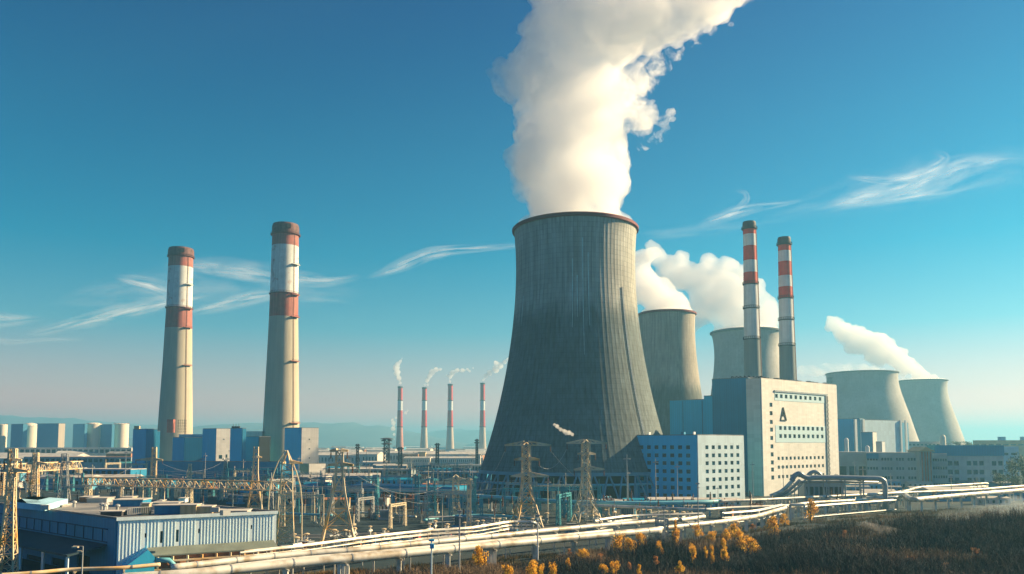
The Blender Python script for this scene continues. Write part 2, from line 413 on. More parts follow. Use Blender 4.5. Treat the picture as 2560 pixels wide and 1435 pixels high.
# ================================================================== ground, road, hills
def ground_z(x, y):
    # brushy bank low on the right of the pipes
    t = 1.0 / (1 + math.exp(-(x - (60 + (y - 150) * .45)) / 12.0)) * math.exp(-((y - 185) / 75.0) ** 2)
    return 7.0 * t + .25 * noise.noise(Vector((x * .02, y * .02, 0)))
def build_ground():
    def axis(lo, hi, fine, n):        # fine spacing near zero, growing outward
        s = math.asinh(hi / fine); q = math.asinh(lo / fine)
        return [fine * math.sinh(q + (s - q) * i / n) for i in range(n + 1)]
    X = axis(-15900, 15900, 60, 260); Y = [y for y in axis(-560, 14900, 90, 240)]
    V = []; 
    for y in Y:
        for x in X:
            near = abs(x) < 700 and -10 < y < 900
            V.append((x, y, ground_z(x, y) if near else 0.0))
    n = len(X)
    Fs = [(j * n + i, j * n + i + 1, (j + 1) * n + i + 1, (j + 1) * n + i) for j in range(len(Y) - 1) for i in range(n - 1)]
    m = mat('yard_ground', (.007, .028, .042), var=.45, scale=.035, c2=(.045, .050, .045), c2amt=-.2, c2scale=.018, bump=.15, bscale=.6, rough=.95)
    b = MB(); b.v = V; b.f = Fs
    tag(b.obj('ground', m, smooth=True), kind='structure')
    # a service road winding through the yard, kerb strips as real steps
    pts = [(-60, 218), (-30, 226), (0, 238), (30, 262), (60, 300), (80, 330)]
    rb = MB(); kb = MB()
    P = [Vector((a, c, .06)) for a, c in pts]
    for p, q in zip(P, P[1:]):
        d = (q - p).normalized(); s = Vector((-d.y, d.x, 0)) * 4
        rb.add([p + s, p - s, q - s, q + s], [(0, 1, 2, 3)])
        for g in (-1, 1): kb.beam(p + s * g * 1.04 + Vector((0, 0, .03)), q + s * g * 1.04 + Vector((0, 0, .03)), .3, .14)
    r = rb.obj('road', M_asphalt); tag(r, kind='structure')
    tag(kb.obj('kerb', M_roof_lt), kind='structure')
build_ground()
def hill(name, pts, Y, depth, seed):
    """pts: skyline (image x, image y) at distance Y; a real ridge that falls away before and behind"""
    b = MB(); V = []; rows = 9; xs = np.linspace(pts[0][0], pts[-1][0], 90)
    for j in range(rows):
        t = j / (rows - 1) * 2 - 1
        for x in xs:
            y = float(np.interp(x, [p[0] for p in pts], [p[1] for p in pts])) - 3 * noise.noise(Vector((x * .02, seed, 0)))
            p = px(x, y, Y); yy = Y + t * depth
            V.append((p.x, yy, max(0.0, p.z) * (math.cos(t * math.pi / 2)) * (1 + .1 * noise.noise(Vector((x * .03, t * 2, seed)))) - .5))
    n = len(xs); b.v = V; b.f = [(j * n + i, j * n + i + 1, (j + 1) * n + i + 1, (j + 1) * n + i) for j in range(rows - 1) for i in range(n - 1)]
    tag(b.obj(name, mat('hill_cover', (.11, .13, .13), var=.3, scale=.004, rough=1), smooth=True), kind='structure')
hill('hill', [(-300, 1020), (0, 1038), (150, 1046), (300, 1058), (420, 1066), (540, 1085), (700, 1106)], 7600, 1400, 1)
hill('hill', [(380, 1108), (470, 1072), (560, 1060), (660, 1057), (780, 1057), (900, 1060), (1000, 1070), (1060, 1085), (1130, 1102), (1180, 1109)], 6300, 1300, 2)
hill('hill', [(980, 1108), (1050, 1084), (1120, 1075), (1200, 1075), (1300, 1080), (1500, 1105)], 8200, 1400, 3)

# ================================================================== cooling towers and their steam
BIGD = 400.0
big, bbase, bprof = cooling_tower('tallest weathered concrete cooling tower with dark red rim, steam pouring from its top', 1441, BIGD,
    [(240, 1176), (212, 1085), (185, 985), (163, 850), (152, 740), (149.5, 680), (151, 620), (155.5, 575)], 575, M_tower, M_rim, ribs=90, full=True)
# steel ring pipe and ladder on the great tower
r0 = big.pop('_r0') if '_r0' in big else 48
MB().tube([(bbase.x + 49 * math.cos(a), bbase.y + 49 * math.sin(a), 7.2) for a in [R(180 + 2.5 * i) for i in range(72)]], .55, 8).obj('ring_pipe', M_pipe_blue, big, smooth=True)
for i in range(10):
    a = R(184 + 19 * i); MB().beam((bbase.x + 49 * math.cos(a), bbase.y + 49 * math.sin(a), 0), (bbase.x + 49 * math.cos(a), bbase.y + 49 * math.sin(a), 7.2), .9).obj('pipe_support', M_pipe_blue, big)
def on_shell(th, z, out=.0):
    r = prof_at(bprof, z) + out; return (bbase.x + r * math.cos(th), bbase.y + r * math.sin(th), z)
b = MB(); th = R(-48)
zz = np.linspace(14, 100, 44)
for s in (-.011, .011): b.tube([on_shell(th + s, z, .45) for z in zz], .14, 5)
for z in np.arange(14, 100, 1.5): b.beam(on_shell(th - .011, z, .45), on_shell(th + .011, z, .45), .10)
b.obj('ladder', M_white, big)
for xk, za, zb in ((-97.2, 79, 112), (-93.0, 84, 104), (-88.0, 66, 122), (-83.0, 80, 115), (-150, 82, 97)):   # pale lime runs down the shell
    a = R(xk); n_ = 24; b = MB(); V = []
    for i in range(n_):
        z = za + (zb - za) * i / (n_ - 1); w = .0062 * min(1, .35 + 1.3 * i / n_) * (1 + .4 * noise.noise(Vector((xk, z * .4, 0))))
        V += [on_shell(a - w, z, .15), on_shell(a + w, z, .15)]
    b.add(V, [(2 * i, 2 * i + 1, 2 * i + 3, 2 * i + 2) for i in range(n_ - 1)])
    b.obj('lime_streak', mat('lime_stain', (.48, .62, .60), var=.2, scale=.5), big)
rim = bprof[-1]
rings = [(575, 150), (540, 148), (505, 148), (470, 150), (430, 158), (395, 165)]
steam('steam_plume', 'huge white billowing steam column rising from the tallest cooling tower and bending right',
   [(1441, 548, 146), (1440, 515, 150), (1438, 480, 150), (1428, 445, 164), (1420, 410, 170), (1416, 372, 172), (1424, 335, 172), (1438, 295, 176), (1438, 255, 184), (1430, 215, 184), (1430, 170, 175), (1272, 198, 66),
    (1450, 125, 160), (1468, 70, 188), (1512, 10, 212), (1570, -50, 190), (1620, 60, 105), (1700, 20, 115), (1780, -15, 105), (1590, 200, 60), (1605, 290, 52), (1850, -20, 60), (1880, 5, 22), (1660, 320, 22), (1680, 295, 13), (1640, 345, 14), (1700, 280, 7), (1530, 400, 60), (1345, 60, 50), (1330, 110, 40), (1620, 130, 52), (1690, 105, 30), (1655, 160, 22)],
   BIGD, .07, .8, amp=.29, seed=3, nscale=.045, nlo=.36, nhi=.52, base=((bbase.x, bbase.y), rim[0] - .9, rim[1] - 3, rim[1] + 4))
steam('steam_wisp', 'torn see-through wisps of steam curling off the right edge of the main column',
   [(1560, 300, 50), (1600, 318, 42), (1635, 318, 34), (1662, 298, 26), (1680, 280, 18), (1640, 345, 24), (1590, 240, 46), (1620, 200, 44), (1650, 165, 40), (1690, 128, 36), (1730, 98, 32), (1775, 70, 28), (1610, 360, 26), (1820, 48, 24)],
   BIGD, .11, .8, amp=.5, seed=77, kids=8, nscale=.13, nlo=.50, nhi=.64)
t2, b2, p2 = cooling_tower('weathered cooling tower with red rim, half hidden behind the tallest one', 1672, 660,
    [(108, 1150), (96, 1085), (84, 1000), (74, 920), (69, 850), (70.5, 785)], 785, M_tower2, M_rim, nleg=36, rimw=1.0)
t3, b3, p3 = cooling_tower('wide blue-grey cooling tower standing behind the two slim red and white stacks', 1871, 870,
    [(112, 1150), (100, 1060), (84, 950), (78, 900), (80, 860), (85, 830)], 830, M_tower3, M_rimg, nleg=36, rimw=1.3)
t4, b4, p4 = cooling_tower('broad smooth cooling tower right of the cream office building', 2160, 1150,
    [(134, 1130), (122, 1100), (106, 1040), (92, 1000), (84, 960), (83.5, 933)], 933, M_tower3, M_rimg, nleg=36, rimw=1.0)
t5, b5, p5 = cooling_tower('smaller pale cooling tower, farthest right of them all', 2310, 1400,
    [(94, 1122), (86, 1090), (68, 1030), (58, 990), (57, 965), (58.5, 952)], 952, M_tower3, M_rimg, nleg=36, rimw=1.0)
for t in (t2, t3, t4, t5): del t['_r0']
# concrete service box at the rim of the broad tower
q = px(2082, 945, 1140); MB().box((q.x, q.y + 4, q.z - 3), (9, 9, 8)).obj('rim_platform', M_rimg, t4)
steam('steam_plume', 'cream steam cloud drifting left off the red-rimmed tower behind the tallest',
   [(1672, 776, 58), (1650, 752, 55), (1690, 762, 40), (1622, 725, 55), (1605, 690, 42), (1600, 655, 36), (1628, 636, 30), (1585, 720, 50), (1655, 710, 26), (1712, 770, 22)], 660, .10, 1.6, amp=.28, seed=5,
   base=((b2.x, b2.y), p2[-1][0] - .9, p2[-1][1] - 2, p2[-1][1] + 3))
steam('steam_plume', 'large grey and white cloud of steam behind the slim striped stacks',
   [(1880, 815, 62), (1900, 790, 48), (1920, 770, 38), (1850, 790, 52), (1815, 775, 55), (1850, 740, 58), (1800, 725, 62), (1765, 760, 55), (1745, 700, 55), (1700, 690, 52), (1770, 660, 32), (1820, 668, 36), (1860, 690, 36), (1895, 712, 26), (1700, 648, 30), (1640, 640, 34), (1625, 612, 20), (1670, 670, 40), (1745, 790, 40), (1720, 820, 30), (1910, 745, 24), (1935, 800, 24)], 870, .055, 2.2, amp=.27, seed=8,
   base=((b3.x, b3.y), p3[-1][0] - .9, p3[-1][1] - 2, p3[-1][1] + 3))
steam('steam_plume', 'lumpy steam trail leaning up left from the farthest right cooling tower',
   [(2335, 946, 15), (2312, 940, 20), (2290, 926, 24), (2268, 910, 29), (2243, 896, 34), (2220, 880, 37), (2193, 864, 38), (2166, 852, 36), (2138, 842, 35), (2108, 830, 33), (2088, 812, 25), (2076, 800, 17), (2130, 868, 26), (2180, 890, 26), (2070, 820, 14), (2150, 870, 25), (2255, 925, 22), (2200, 900, 24), (2290, 945, 16)], 1400, .06, 2.2, amp=.26, seed=11,
   base=((b5.x, b5.y), p5[-1][0] - .9, p5[-1][1] - 2, p5[-1][1] + 2.5))
steam('steam_plume', 'thin low veil of steam spilling left from the broad cooling tower',
   [(2210, 930, 14), (2185, 928, 20), (2155, 926, 24), (2125, 926, 26), (2095, 926, 27), (2065, 925, 26), (2035, 927, 24), (2008, 927, 20)], 1150, .03, 2.2, amp=.2, seed=12, kids=3, nscale=.03, nlo=.40, nhi=.70)
# ================================================================== chimneys
def chimney(label, D, cx, top, sections, rings, cap, mats, side=(), gal=None, group=None, base_r=None, n=64, cap_out=1.03, boxdoor=False):
    """sections: [(y_top, y_bot, r_top_px, r_bot_px, part name, material)]; rings: [(y, r_px)]; cap: (y_top, y_bot, r_px)"""
    b0 = px(cx, 1110, D); b0.z = 0; k = m_per_px(D)
    t = thing('striped_chimney', label, 'chimney', b0, group)
    Z = lambda y: max(0.0, px(cx, y, D).z)
    for ya, yb, ra, rb, nm, m in sections:
        za, zb = Z(ya), Z(yb)
        if yb > 1120: zb = 0.0
        MB().lathe([(rb * k + (ra - rb) * k * i / 8, zb + (za - zb) * i / 8) for i in range(9)], n, b0).obj(nm, m, t, smooth=True)
    ya, yb, r = cap; za, zb = Z(ya), Z(yb); rk = r * k
    MB().lathe([(rk * .98, zb), (rk * cap_out, zb + (za - zb) * .15), (rk * cap_out, zb + (za - zb) * .75), (rk * .96, za), (rk * .80, za), (rk * .78, zb)], n, b0).obj('cap', M_soot, t)
    for y, r in rings:
        z = Z(y); rk = r * k; h = .9 * k / .31
        g = MB().lathe([(rk * .88, z - h * .8), (rk * 1.0, z - h * .3), (rk * 1.0, z), (rk * .88, z)], n, b0)
        if n > 40:
            for i in range(28):
                a = 2 * math.pi * i / 28; g.beam((b0.x + rk * .99 * math.cos(a), b0.y + rk * .99 * math.sin(a), z), (b0.x + rk * .99 * math.cos(a), b0.y + rk * .99 * math.sin(a), z + 1.3), .15)
            g.tube([(b0.x + rk * .99 * math.cos(2 * math.pi * i / 48), b0.y + rk * .99 * math.sin(2 * math.pi * i / 48), z + 1.3) for i in range(49)], .1, 4, caps=False)
        g.obj('gallery', mats, t)
    for y, r, m in side:                 # small platforms on the right flank
        z = Z(y); a = R(-28)
        g = MB(); rk = r * k
        for j in range(7):
            aa = a + R(j * 5 - 15); g.box((b0.x + (rk + .9) * math.cos(aa), b0.y + (rk + .9) * math.sin(aa), z), (2.6, 1.4 * rk / 8, .5), aa)
            g.beam((b0.x + (rk + 2.1) * math.cos(aa), b0.y + (rk + 2.1) * math.sin(aa), z), (b0.x + (rk + 2.1) * math.cos(aa), b0.y + (rk + 2.1) * math.sin(aa), z + 1.3), .2)
        g.obj('side_platform', m, t)
    if n > 40:                            # ladder down the lit side
        a = R(-34); g = MB(); pts = []
        for ya, yb, ra, rb, nm, m in sections:
            for q in (0, .5, 1):
                y = ya + (yb - ya) * q; rr = (ra + (rb - ra) * q) * k + .25; pts.append((b0.x + rr * math.cos(a), b0.y + rr * math.sin(a), Z(y)))
        g.tube(pts, .13, 4); g.tube([(p[0] + .35, p[1] + .5, p[2]) for p in pts], .13, 4)
        g.obj('ladder', M_gallery, t)
    return t
C1 = chimney('tall grey chimney with faded red and white bands, farthest left of the two thick ones', 700, 437, 622,
    [(643, 669, 29, 29.5, 'red_band', M_red_old), (669, 770, 29.5, 30.5, 'white_band', M_white_old), (770, 822, 30.5, 32, 'red_band', M_red_old), (822, 910, 32, 34.5, 'concrete_shaft', M_ch_conc), (910, 1010, 34.5, 38.5, 'concrete_shaft', M_ch_conc), (1010, 1180, 38.5, 44, 'concrete_shaft', M_ch_conc)],
    [(643, 32.5), (771, 33)], (622, 644, 30), M_gallery, side=[(714, 30, M_white), (774, 31, M_gallery), (821, 32, M_red_old), (915, 34, M_red_old)])
C2 = chimney('tall grey chimney with rust-streaked red and white bands, nearer the picture centre of the thick pair', 620, 702, 562,
    [(588, 617, 32.5, 33, 'red_band', M_red_old), (617, 735, 33, 34.5, 'white_band', M_white_old), (735, 794, 34.5, 35.5, 'red_band', M_red_old), (794, 900, 35.5, 38.5, 'concrete_shaft', M_ch_conc), (900, 1010, 38.5, 42, 'concrete_shaft', M_ch_conc), (1010, 1180, 42, 47.5, 'concrete_shaft', M_ch_conc)],
    [(588, 37), (736, 37)], (562, 589, 32.5), M_gallery, side=[(665, 34, M_white), (740, 35, M_red_old), (795, 36, M_red_old), (905, 38, M_red_old), (1058, 43, M_red_old)])
C1['label'] = 'shorter of the two thick grey chimneys with faded red and white bands'
C2['label'] = 'taller of the two thick grey chimneys, red bands and rust-streaked white band'
# openings in the caps, steel box cabin low on the shorter one
for T, D, x, y, r in ((C1, 700, 458, 631, 30.5), (C2, 620, 724, 572, 33.5)):
    for ch in T.children:
        if ch.name.startswith('cap'): ch.data.materials[0] = mat('sooty_red_cap', (.13, .06, .055), var=.4, scale=.4, streak=.3)
    b0 = wpos(T); k = m_per_px(D); a = R(-62); z = px(x, y, D).z; rr = r * k
    MB().box((b0.x + rr * math.cos(a), b0.y + rr * math.sin(a), z), (1.6, 3.2, 3.4), a).obj('cap_opening', M_dark, T)
q = px(447, 1066, 685); b = MB()
kk = m_per_px(685)
b.box((px(440, 1066, 680).x, 682 - 12, q.z), (5.2, 4, 11)); b.obj('cabin', M_red_old, C1)
b = MB(); x0 = px(447, 1066, 672).x
for i in range(5):
    for j in range(5): b.box((x0 + i * 1.6, 671 - i * .1, q.z - 5 + j * 2.5), (1.3, .3, .25)); b.box((x0 + i * 1.6, 671, q.z), (.22, .22, 10.5))
b.obj('scaffold', M_soot, C1)

S1 = chimney('taller of the two slim red and white stacks behind the cream office building', 470, 1886, 555,
    [(572, 587, 15.6, 15.8, 'red_band', M_red), (587, 616, 15.8, 16, 'white_band', M_white), (616, 652, 16, 16.5, 'red_band', M_red), (652, 682, 16.5, 17, 'white_band', M_white), (682, 711, 17, 17.6, 'red_band', M_red),
     (711, 771, 17.6, 18.3, 'white_shaft', M_white), (771, 848, 18.3, 19.3, 'white_shaft', M_white), (848, 1150, 19.6, 24, 'concrete_shaft', M_ch_conc2)],
    [(573, 19.5), (711, 20), (771, 20.5), (848, 21.5)], (555, 574, 16.2), M_soot, n=48)
S2 = chimney('shorter of the two slim red and white stacks, right of its taller twin', 490, 1974, 594,
    [(611, 628, 15.2, 15.4, 'red_band', M_red), (628, 655, 15.4, 15.8, 'white_band', M_white), (655, 690, 15.8, 16.2, 'red_band', M_red), (690, 718, 16.2, 16.7, 'white_band', M_white), (718, 746, 16.7, 17.2, 'red_band', M_red),
     (746, 800, 17.2, 17.8, 'white_shaft', M_white), (800, 864, 17.8, 18.8, 'white_shaft', M_white), (864, 1150, 19, 23, 'concrete_shaft', M_ch_conc2)],
    [(612, 19), (746, 19.5), (800, 20), (864, 20.8)], (594, 613, 15.8), M_soot, n=48)
FD = 2000
far = [(999, 966, 'far red and white chimney with rusty pink base, leftmost of four on the horizon'),
       (1060, 968, 'far red and white chimney, second of four from the thick grey pair'),
       (1125, 960, 'far red and white chimney, third of four counted from the thick grey pair'),
       (1206, 957, 'far red and white chimney standing closest to the tallest cooling tower')]
M_ch_far = mat('far_chimney_concrete', (.50, .42, .34), var=.1, scale=.05, streak=.1)
M_ch_pink = mat('pink_concrete', (.50, .22, .17), var=.15, scale=.05, streak=.2)
for cx_, top, lab in far:
    s = 1 if cx_ != 1125 else 1.05; cm = M_ch_pink if cx_ == 999 else M_ch_far
    chimney(lab, FD, cx_, top, [(top + 3, 1000, 5.6 * s, 5.9 * s, 'red_band', M_red), (1000, 1026, 5.9 * s, 6.1 * s, 'white_band', M_white), (1026, 1066, 6.1 * s, 7 * s, 'red_band', M_red), (1066, 1135, 7 * s, 10.5 * s, 'concrete_shaft', cm)],
            [(1000, 6.9 * s), (1066, 8.1 * s)], (top, top + 4, 6.3 * s), M_gallery, n=32, group='striped chimneys on the horizon')
SM = [('steam_plume', 'puffy white steam rising upright from the leftmost far chimney', [(1000, 958, 6), (997, 945, 9), (993, 932, 11), (990, 920, 11), (994, 910, 9), (1001, 903, 6), (1005, 896, 4), (986, 915, 6)]),
      ('steam_plume', 'small white steam trail leaning right from the second far chimney', [(1062, 962, 5), (1068, 950, 8), (1074, 940, 9), (1080, 930, 10), (1090, 924, 9), (1101, 923, 6), (1070, 962, 5)]),
      ('steam_plume', 'hooked white steam trail blowing right from the third far chimney', [(1125, 954, 5), (1125, 942, 8), (1131, 932, 9), (1143, 926, 8), (1156, 926, 8), (1168, 923, 5), (1174, 928, 5), (1183, 920, 4), (1116, 938, 4)]),
      ('steam_plume', 'grey-white steam trail leaning behind the tallest cooling tower from a far chimney', [(1208, 950, 5), (1214, 940, 8), (1224, 932, 10), (1238, 924, 12), (1250, 915, 11), (1240, 908, 9), (1262, 905, 8), (1272, 898, 8)]),
      ('steam_plume', 'low ragged white smoke column beside the foot of the leftmost far chimney', [(986, 1098, 4), (985, 1086, 6), (983, 1072, 8), (984, 1058, 8), (981, 1050, 6), (990, 1044, 5), (1014, 1032, 6), (1020, 1026, 4)])]
for i, (nm, lab, bl) in enumerate(SM):
    steam(nm, lab, bl, FD - (150 if i == 4 else 0), .10, 1.5, amp=.30, seed=20 + i, kids=6)
steam('smoke_puff', 'tiny white puff of smoke drifting before the foot of the tallest tower', [(1386, 1062, 6), (1393, 1066, 8), (1402, 1074, 7), (1411, 1078, 8), (1422, 1082, 9), (1430, 1086, 7), (1414, 1086, 5)], 330, .55, .22, amp=.4, seed=31, kids=7)

# ================================================================== buildings
class Wall:
    """vertical wall plane from P along direction d (unit, horizontal); outward normal to its right-hand side as seen (towards camera)"""
    def __init__(s, P, d):
        s.P = Vector((P[0], P[1], 0)); s.d = Vector((d[0], d[1], 0)).normalized()
        n = Vector((s.d.y, -s.d.x, 0)); s.n = n if n.dot(s.P) < 0 else -n
    def at(s, x, y):                     # image point -> (distance along, height)
        r = ray(x, y); u = r.x / r.y
        t = (u * s.P.y - s.P.x) / (s.d.x - u * s.d.y); Y = s.P.y + s.d.y * t
        return t, HC + r.z / r.y * Y
    def p(s, t, z, o=0.0): q = s.P + s.d * t + s.n * o; return Vector((q.x, q.y, z))
    def slab(s, mb, t0, t1, z0, z1, o0, o1):
        V = [s.p(t, z, o) for o in (o0, o1) for t, z in ((t0, z0), (t1, z0), (t1, z1), (t0, z1))]
        F_ = [(3, 2, 1, 0), (4, 5, 6, 7), (0, 1, 5, 4), (1, 2, 6, 5), (2, 3, 7, 6), (3, 0, 4, 7)]
        cr = (V[1] - V[0]).cross(V[3] - V[0])
        if cr.dot(s.n) < 0: F_ = [tuple(reversed(f)) for f in F_]
        return mb.add(V, F_)
    def holed(s, mb, t0, t1, z0, z1, holes, th, o=0.0):
        """wall sheet of thickness th in front of the body (offset o..o+th) with real openings (a, b, za, zb)"""
        ts = sorted({t0, t1} | {h[0] for h in holes} | {h[1] for h in holes}); zs = sorted({z0, z1} | {h[2] for h in holes} | {h[3] for h in holes})
        for a, b_ in zip(ts, ts[1:]):
            for c, d_ in zip(zs, zs[1:]):
                if b_ - a < 1e-4 or d_ - c < 1e-4: continue
                m, q = (a + b_) / 2, (c + d_) / 2
                if any(h[0] < m < h[1] and h[2] < q < h[3] for h in holes): continue
                V = [s.p(a, c, o + th), s.p(b_, c, o + th), s.p(b_, d_, o + th), s.p(a, d_, o + th)]
                mb.add(V, [(0, 1, 2, 3)] if (V[1] - V[0]).cross(V[2] - V[0]).dot(s.n) > 0 else [(3, 2, 1, 0)])
        for (a, b_, c, d_) in holes:
            for P0, P1 in (((a, c), (b_, c)), ((b_, c), (b_, d_)), ((b_, d_), (a, d_)), ((a, d_), (a, c))):
                mb.add([s.p(P0[0], P0[1], o + th), s.p(P1[0], P1[1], o + th), s.p(P1[0], P1[1], o + .03), s.p(P0[0], P0[1], o + .03)], [(0, 1, 2, 3)])
        for a, c, b_, d_ in ((t0, z0, t0, z1), (t1, z1, t1, z0), (t0, z1, t1, z1)):
            mb.add([s.p(a, c, o + th), s.p(b_, d_, o + th), s.p(b_, d_, o), s.p(a, c, o)], [(0, 1, 2, 3)])
        return mb

def unit(a):                             # azimuth clockwise from +Y -> direction
    return (math.sin(a), math.cos(a))
def solid(name, label, cat, corner, L, Rr, H, m_left, m_right, m_roof, group=None, parapet=.8, z0=0.0, lname='side_wall', rname='front_wall', holesL=None, holesR=None, glass=None, Lpx=None, Rpx=None):
    """box-like building standing on the ground: corner (x, y), L/R wall ends; returns thing and both Walls"""
    C = Vector((corner[0], corner[1], 0)); A = Vector((L[0], L[1], 0)); B = Vector((Rr[0], Rr[1], 0)); D_ = A + B - C
    base = (C + D_) / 2; t = thing(name, label, cat, (base.x, base.y, z0), group)
    poly = [C, B, D_, A]
    MB().prism([(p.x, p.y) for p in poly], z0, H - .25).obj('core', m_left, t)
    th = .45
    wl_, wr_ = Wall(C, A - C), Wall(C, B - C); lenL, lenR = (A - C).length, (B - C).length
    for w, ln, m, nm, hs, o_end in ((wl_, lenL, m_left, lname, holesL, 0), (wr_, lenR, m_right, rname, holesR, 0)):
        hh = [h(w) if callable(h) else h for h in (hs or [])]
        w.holed(mb := MB(), 0 if w is wr_ else -th * .0, ln, z0, H, hh, th, .0); uv_wall(mb.obj(nm, m, t))
    # roof sheet with parapet
    rf = MB(); e = .02
    rf.prism([(p.x, p.y) for p in poly], H - .25, H - .05)
    for p, q in zip(poly, poly[1:] + poly[:1]): rf.beam((p.x, p.y, H + .12), (q.x, q.y, H + .12), .5, .5)
    rf.obj('roof', m_roof, t)
    return t, wl_, wr_, lenL, lenR
def by_px(xl, xc, xr, ytop, D, aL=R(-55), aR=R(50)):
    """footprint from image columns: corner xc at distance D, left wall runs along azimuth aL to column xl, right wall along aR to xr; H from ytop"""
    c = px(xc, ytop, D); u = lambda x: (x - CX) / F
    dv = ray(xc, 1080).y
    def end(x, a):
        dx, dy = unit(a); uu = u(x) / dv; k = (uu * c.y - c.x) / (dx - uu * dy); return (c.x + dx * k, c.y + dy * k)
    return (c.x, c.y), end(xl, aL), end(xr, aR), c.z

def windows(t, w, cells, m, name='window', limit=100, frame=None, depth=.45):
    """window panes set back in their openings"""
    rest = MB(); 
    for i, (a, b_, c, d_) in enumerate(cells):
        mb = rest if i >= limit else MB()
        w.slab(mb, a + .02, b_ - .02, c + .02, d_ - .02, .04, .12)
        w.slab(mb, (a + b_) / 2 - .05, (a + b_) / 2 + .05, c + .02, d_ - .02, .12, .17)
        if i < limit: mb.obj(name, (m, m, m, M_glass_b, m, M_glass, m)[(i * 5 + i // 7) % 7] if name == 'window' else m, t)
    if len(cells) > limit: tag(rest.obj(name, m, t), kind='stuff')
def cell(w, x, y, sx, sy):
    t0, z0 = w.at(x - sx / 2, y + sy / 2); t1, z1 = w.at(x + sx / 2, y - sy / 2)
    return (min(t0, t1), max(t0, t1), min(z0, z1), max(z0, z1))
def regular(w, xs, ys, sx, sy):
    """aligned grid so that the openings share lines"""
    T = []; Zs = []
    for x in xs: a = cell(w, x, ys[0], sx, sy); T.append((a[0], a[1]))
    for y in ys: a = cell(w, xs[len(xs) // 2], y, sx, sy); Zs.append((a[2], a[3]))
    return [(a, b_, c, d_) for c, d_ in Zs for a, b_ in T]

# ---- the blue block with its grid of windows
cn, Lp, Rp, Hh = by_px(1517, 1742, 1857, 1088, 350, aL=R(-56), aR=R(53))
wL, wR = Wall(cn, Vector(Lp) - Vector(cn)), Wall(cn, Vector(Rp) - Vector(cn))
xsL = [1533, 1550, 1568.5, 1587, 1605, 1623.5, 1642.5, 1662, 1681.5, 1701.5, 1721.5]
zsL = [wL.at(1625, y)[1] for y in (1118, 1138, 1157, 1177, 1197, 1217, 1237)]
xsR = [1766, 1782, 1797.5, 1813, 1828, 1843]
cL = []; 
for z in zsL:
    for x in xsL: t_ = wL.at(x, 1160)[0]; cL.append((t_ - .95, t_ + .95, z - .85, z + .85))
cR = []
for z in zsL:
    for x in xsR: t_ = wR.at(x, 1160)[0]; cR.append((t_ - 1.05, t_ + 1.05, z - .85, z + .85))
blk, _, _, lnL, lnR = solid('office_block', 'blue block with a grid of small square windows at the foot of the tallest tower', 'building', cn, Lp, Rp, Hh, M_blueblock, M_hall, M_roof, holesL=cL, holesR=cR)
windows(blk, wL, cL, M_glass); windows(blk, wR, cR, M_glass_b, limit=23)
for xx, ww in ((1552, 11), (1578, 12), (1614, 3), (1727, 3), (1700, 8)):
    t_, _z = wL.at(xx, 1086); b = MB(); b.box(tuple(wL.p(t_, Hh + .9, -4)), (ww * .17, 2.2, 1.3), math.atan2(wL.d.y, wL.d.x)); b.obj('roof_vent', M_blue2 if ww > 4 else M_white, blk)

# ---- blue and white boiler house behind it
cn, Lp, Rp, Hh = by_px(1676, 1767, 1800, 999, 450, aL=R(-60), aR=R(60))
bh, *_ = solid('boiler_house', 'blue panelled boiler house rising behind the grid-windowed block', 'building', cn, Lp, Rp, Hh, M_blue, M_blue, M_roof)
w = Wall(cn, Vector(Lp) - Vector(cn)); b = MB()
for x in (1708, 1757): t_, _z = w.at(x, 1050); w.slab(b, t_ - .2, t_ + .2, 0, Hh - .5, .46, .6)
b.obj('panel_joint', M_blue2, bh)
cn, Lp, Rp, Hh = by_px(1762, 1789, 1876, 990, 428, aL=R(-60), aR=R(62))
wl2 = Wall(cn, Vector(Rp) - Vector(cn))
cs = [cell(wl2, x, 1072, 7.5, 8) for x in (1805, 1813)] + [cell(wl2, 1811, 1083.5, 11, 5)] + [cell(wl2, 1855, 1075, 27, 14)]
wh, wla, wra, _, _ = solid('stair_tower', 'pale grey block with few windows, between blue boiler house and cream offices', 'building', cn, Lp, Rp, Hh, M_blue, M_palegrey, M_roof, holesR=cs)
windows(wh, wra, cs, M_glass)
b = MB(); t0, _z = wra.at(1816, 1000); t1, _z = wra.at(1843, 1000); wra.slab(b, t0, t0 + .3, 0, Hh - 3, .46, .8); wra.slab(b, t1, t1 + .3, 0, Hh - 3, .46, .8); b.obj('drain_pipe', M_steel, wh)
b = MB(); ta, _z = wra.at(1817, 995); tb, _z = wra.at(1866, 995)
for i in range(14): wra.slab(b, ta + (tb - ta) * i / 14, ta + (tb - ta) * (i + .55) / 14, Hh - 1.2, Hh - .3, .46, 1.0)
b.obj('roof_grille', M_soot, wh)
cn, Lp, Rp, Hh = by_px(1783, 1869, 1890, 945, 418, aL=R(-58), aR=R(50))
bb, wla, wra, _, _ = solid('bunker_house', 'deep blue cladded upper block with machines on its roof, left of the cream facade', 'building', cn, Lp, Rp, Hh, M_blue2, M_blue2, M_roof)
for i in range(16):
    x = 1832 + i * 5.2 + random.uniform(-1, 1); q = px(x, 943, 424)
    b = MB(); b.tube([(q.x - .8, q.y, Hh + .2), (q.x - .5, q.y, Hh + 1.2 + .4 * random.random()), (q.x + .6, q.y, Hh + .9), (q.x + .9, q.y, Hh + .2)], .35, 7); b.obj('roof_machine', M_steel if i % 2 else M_soot, bb)

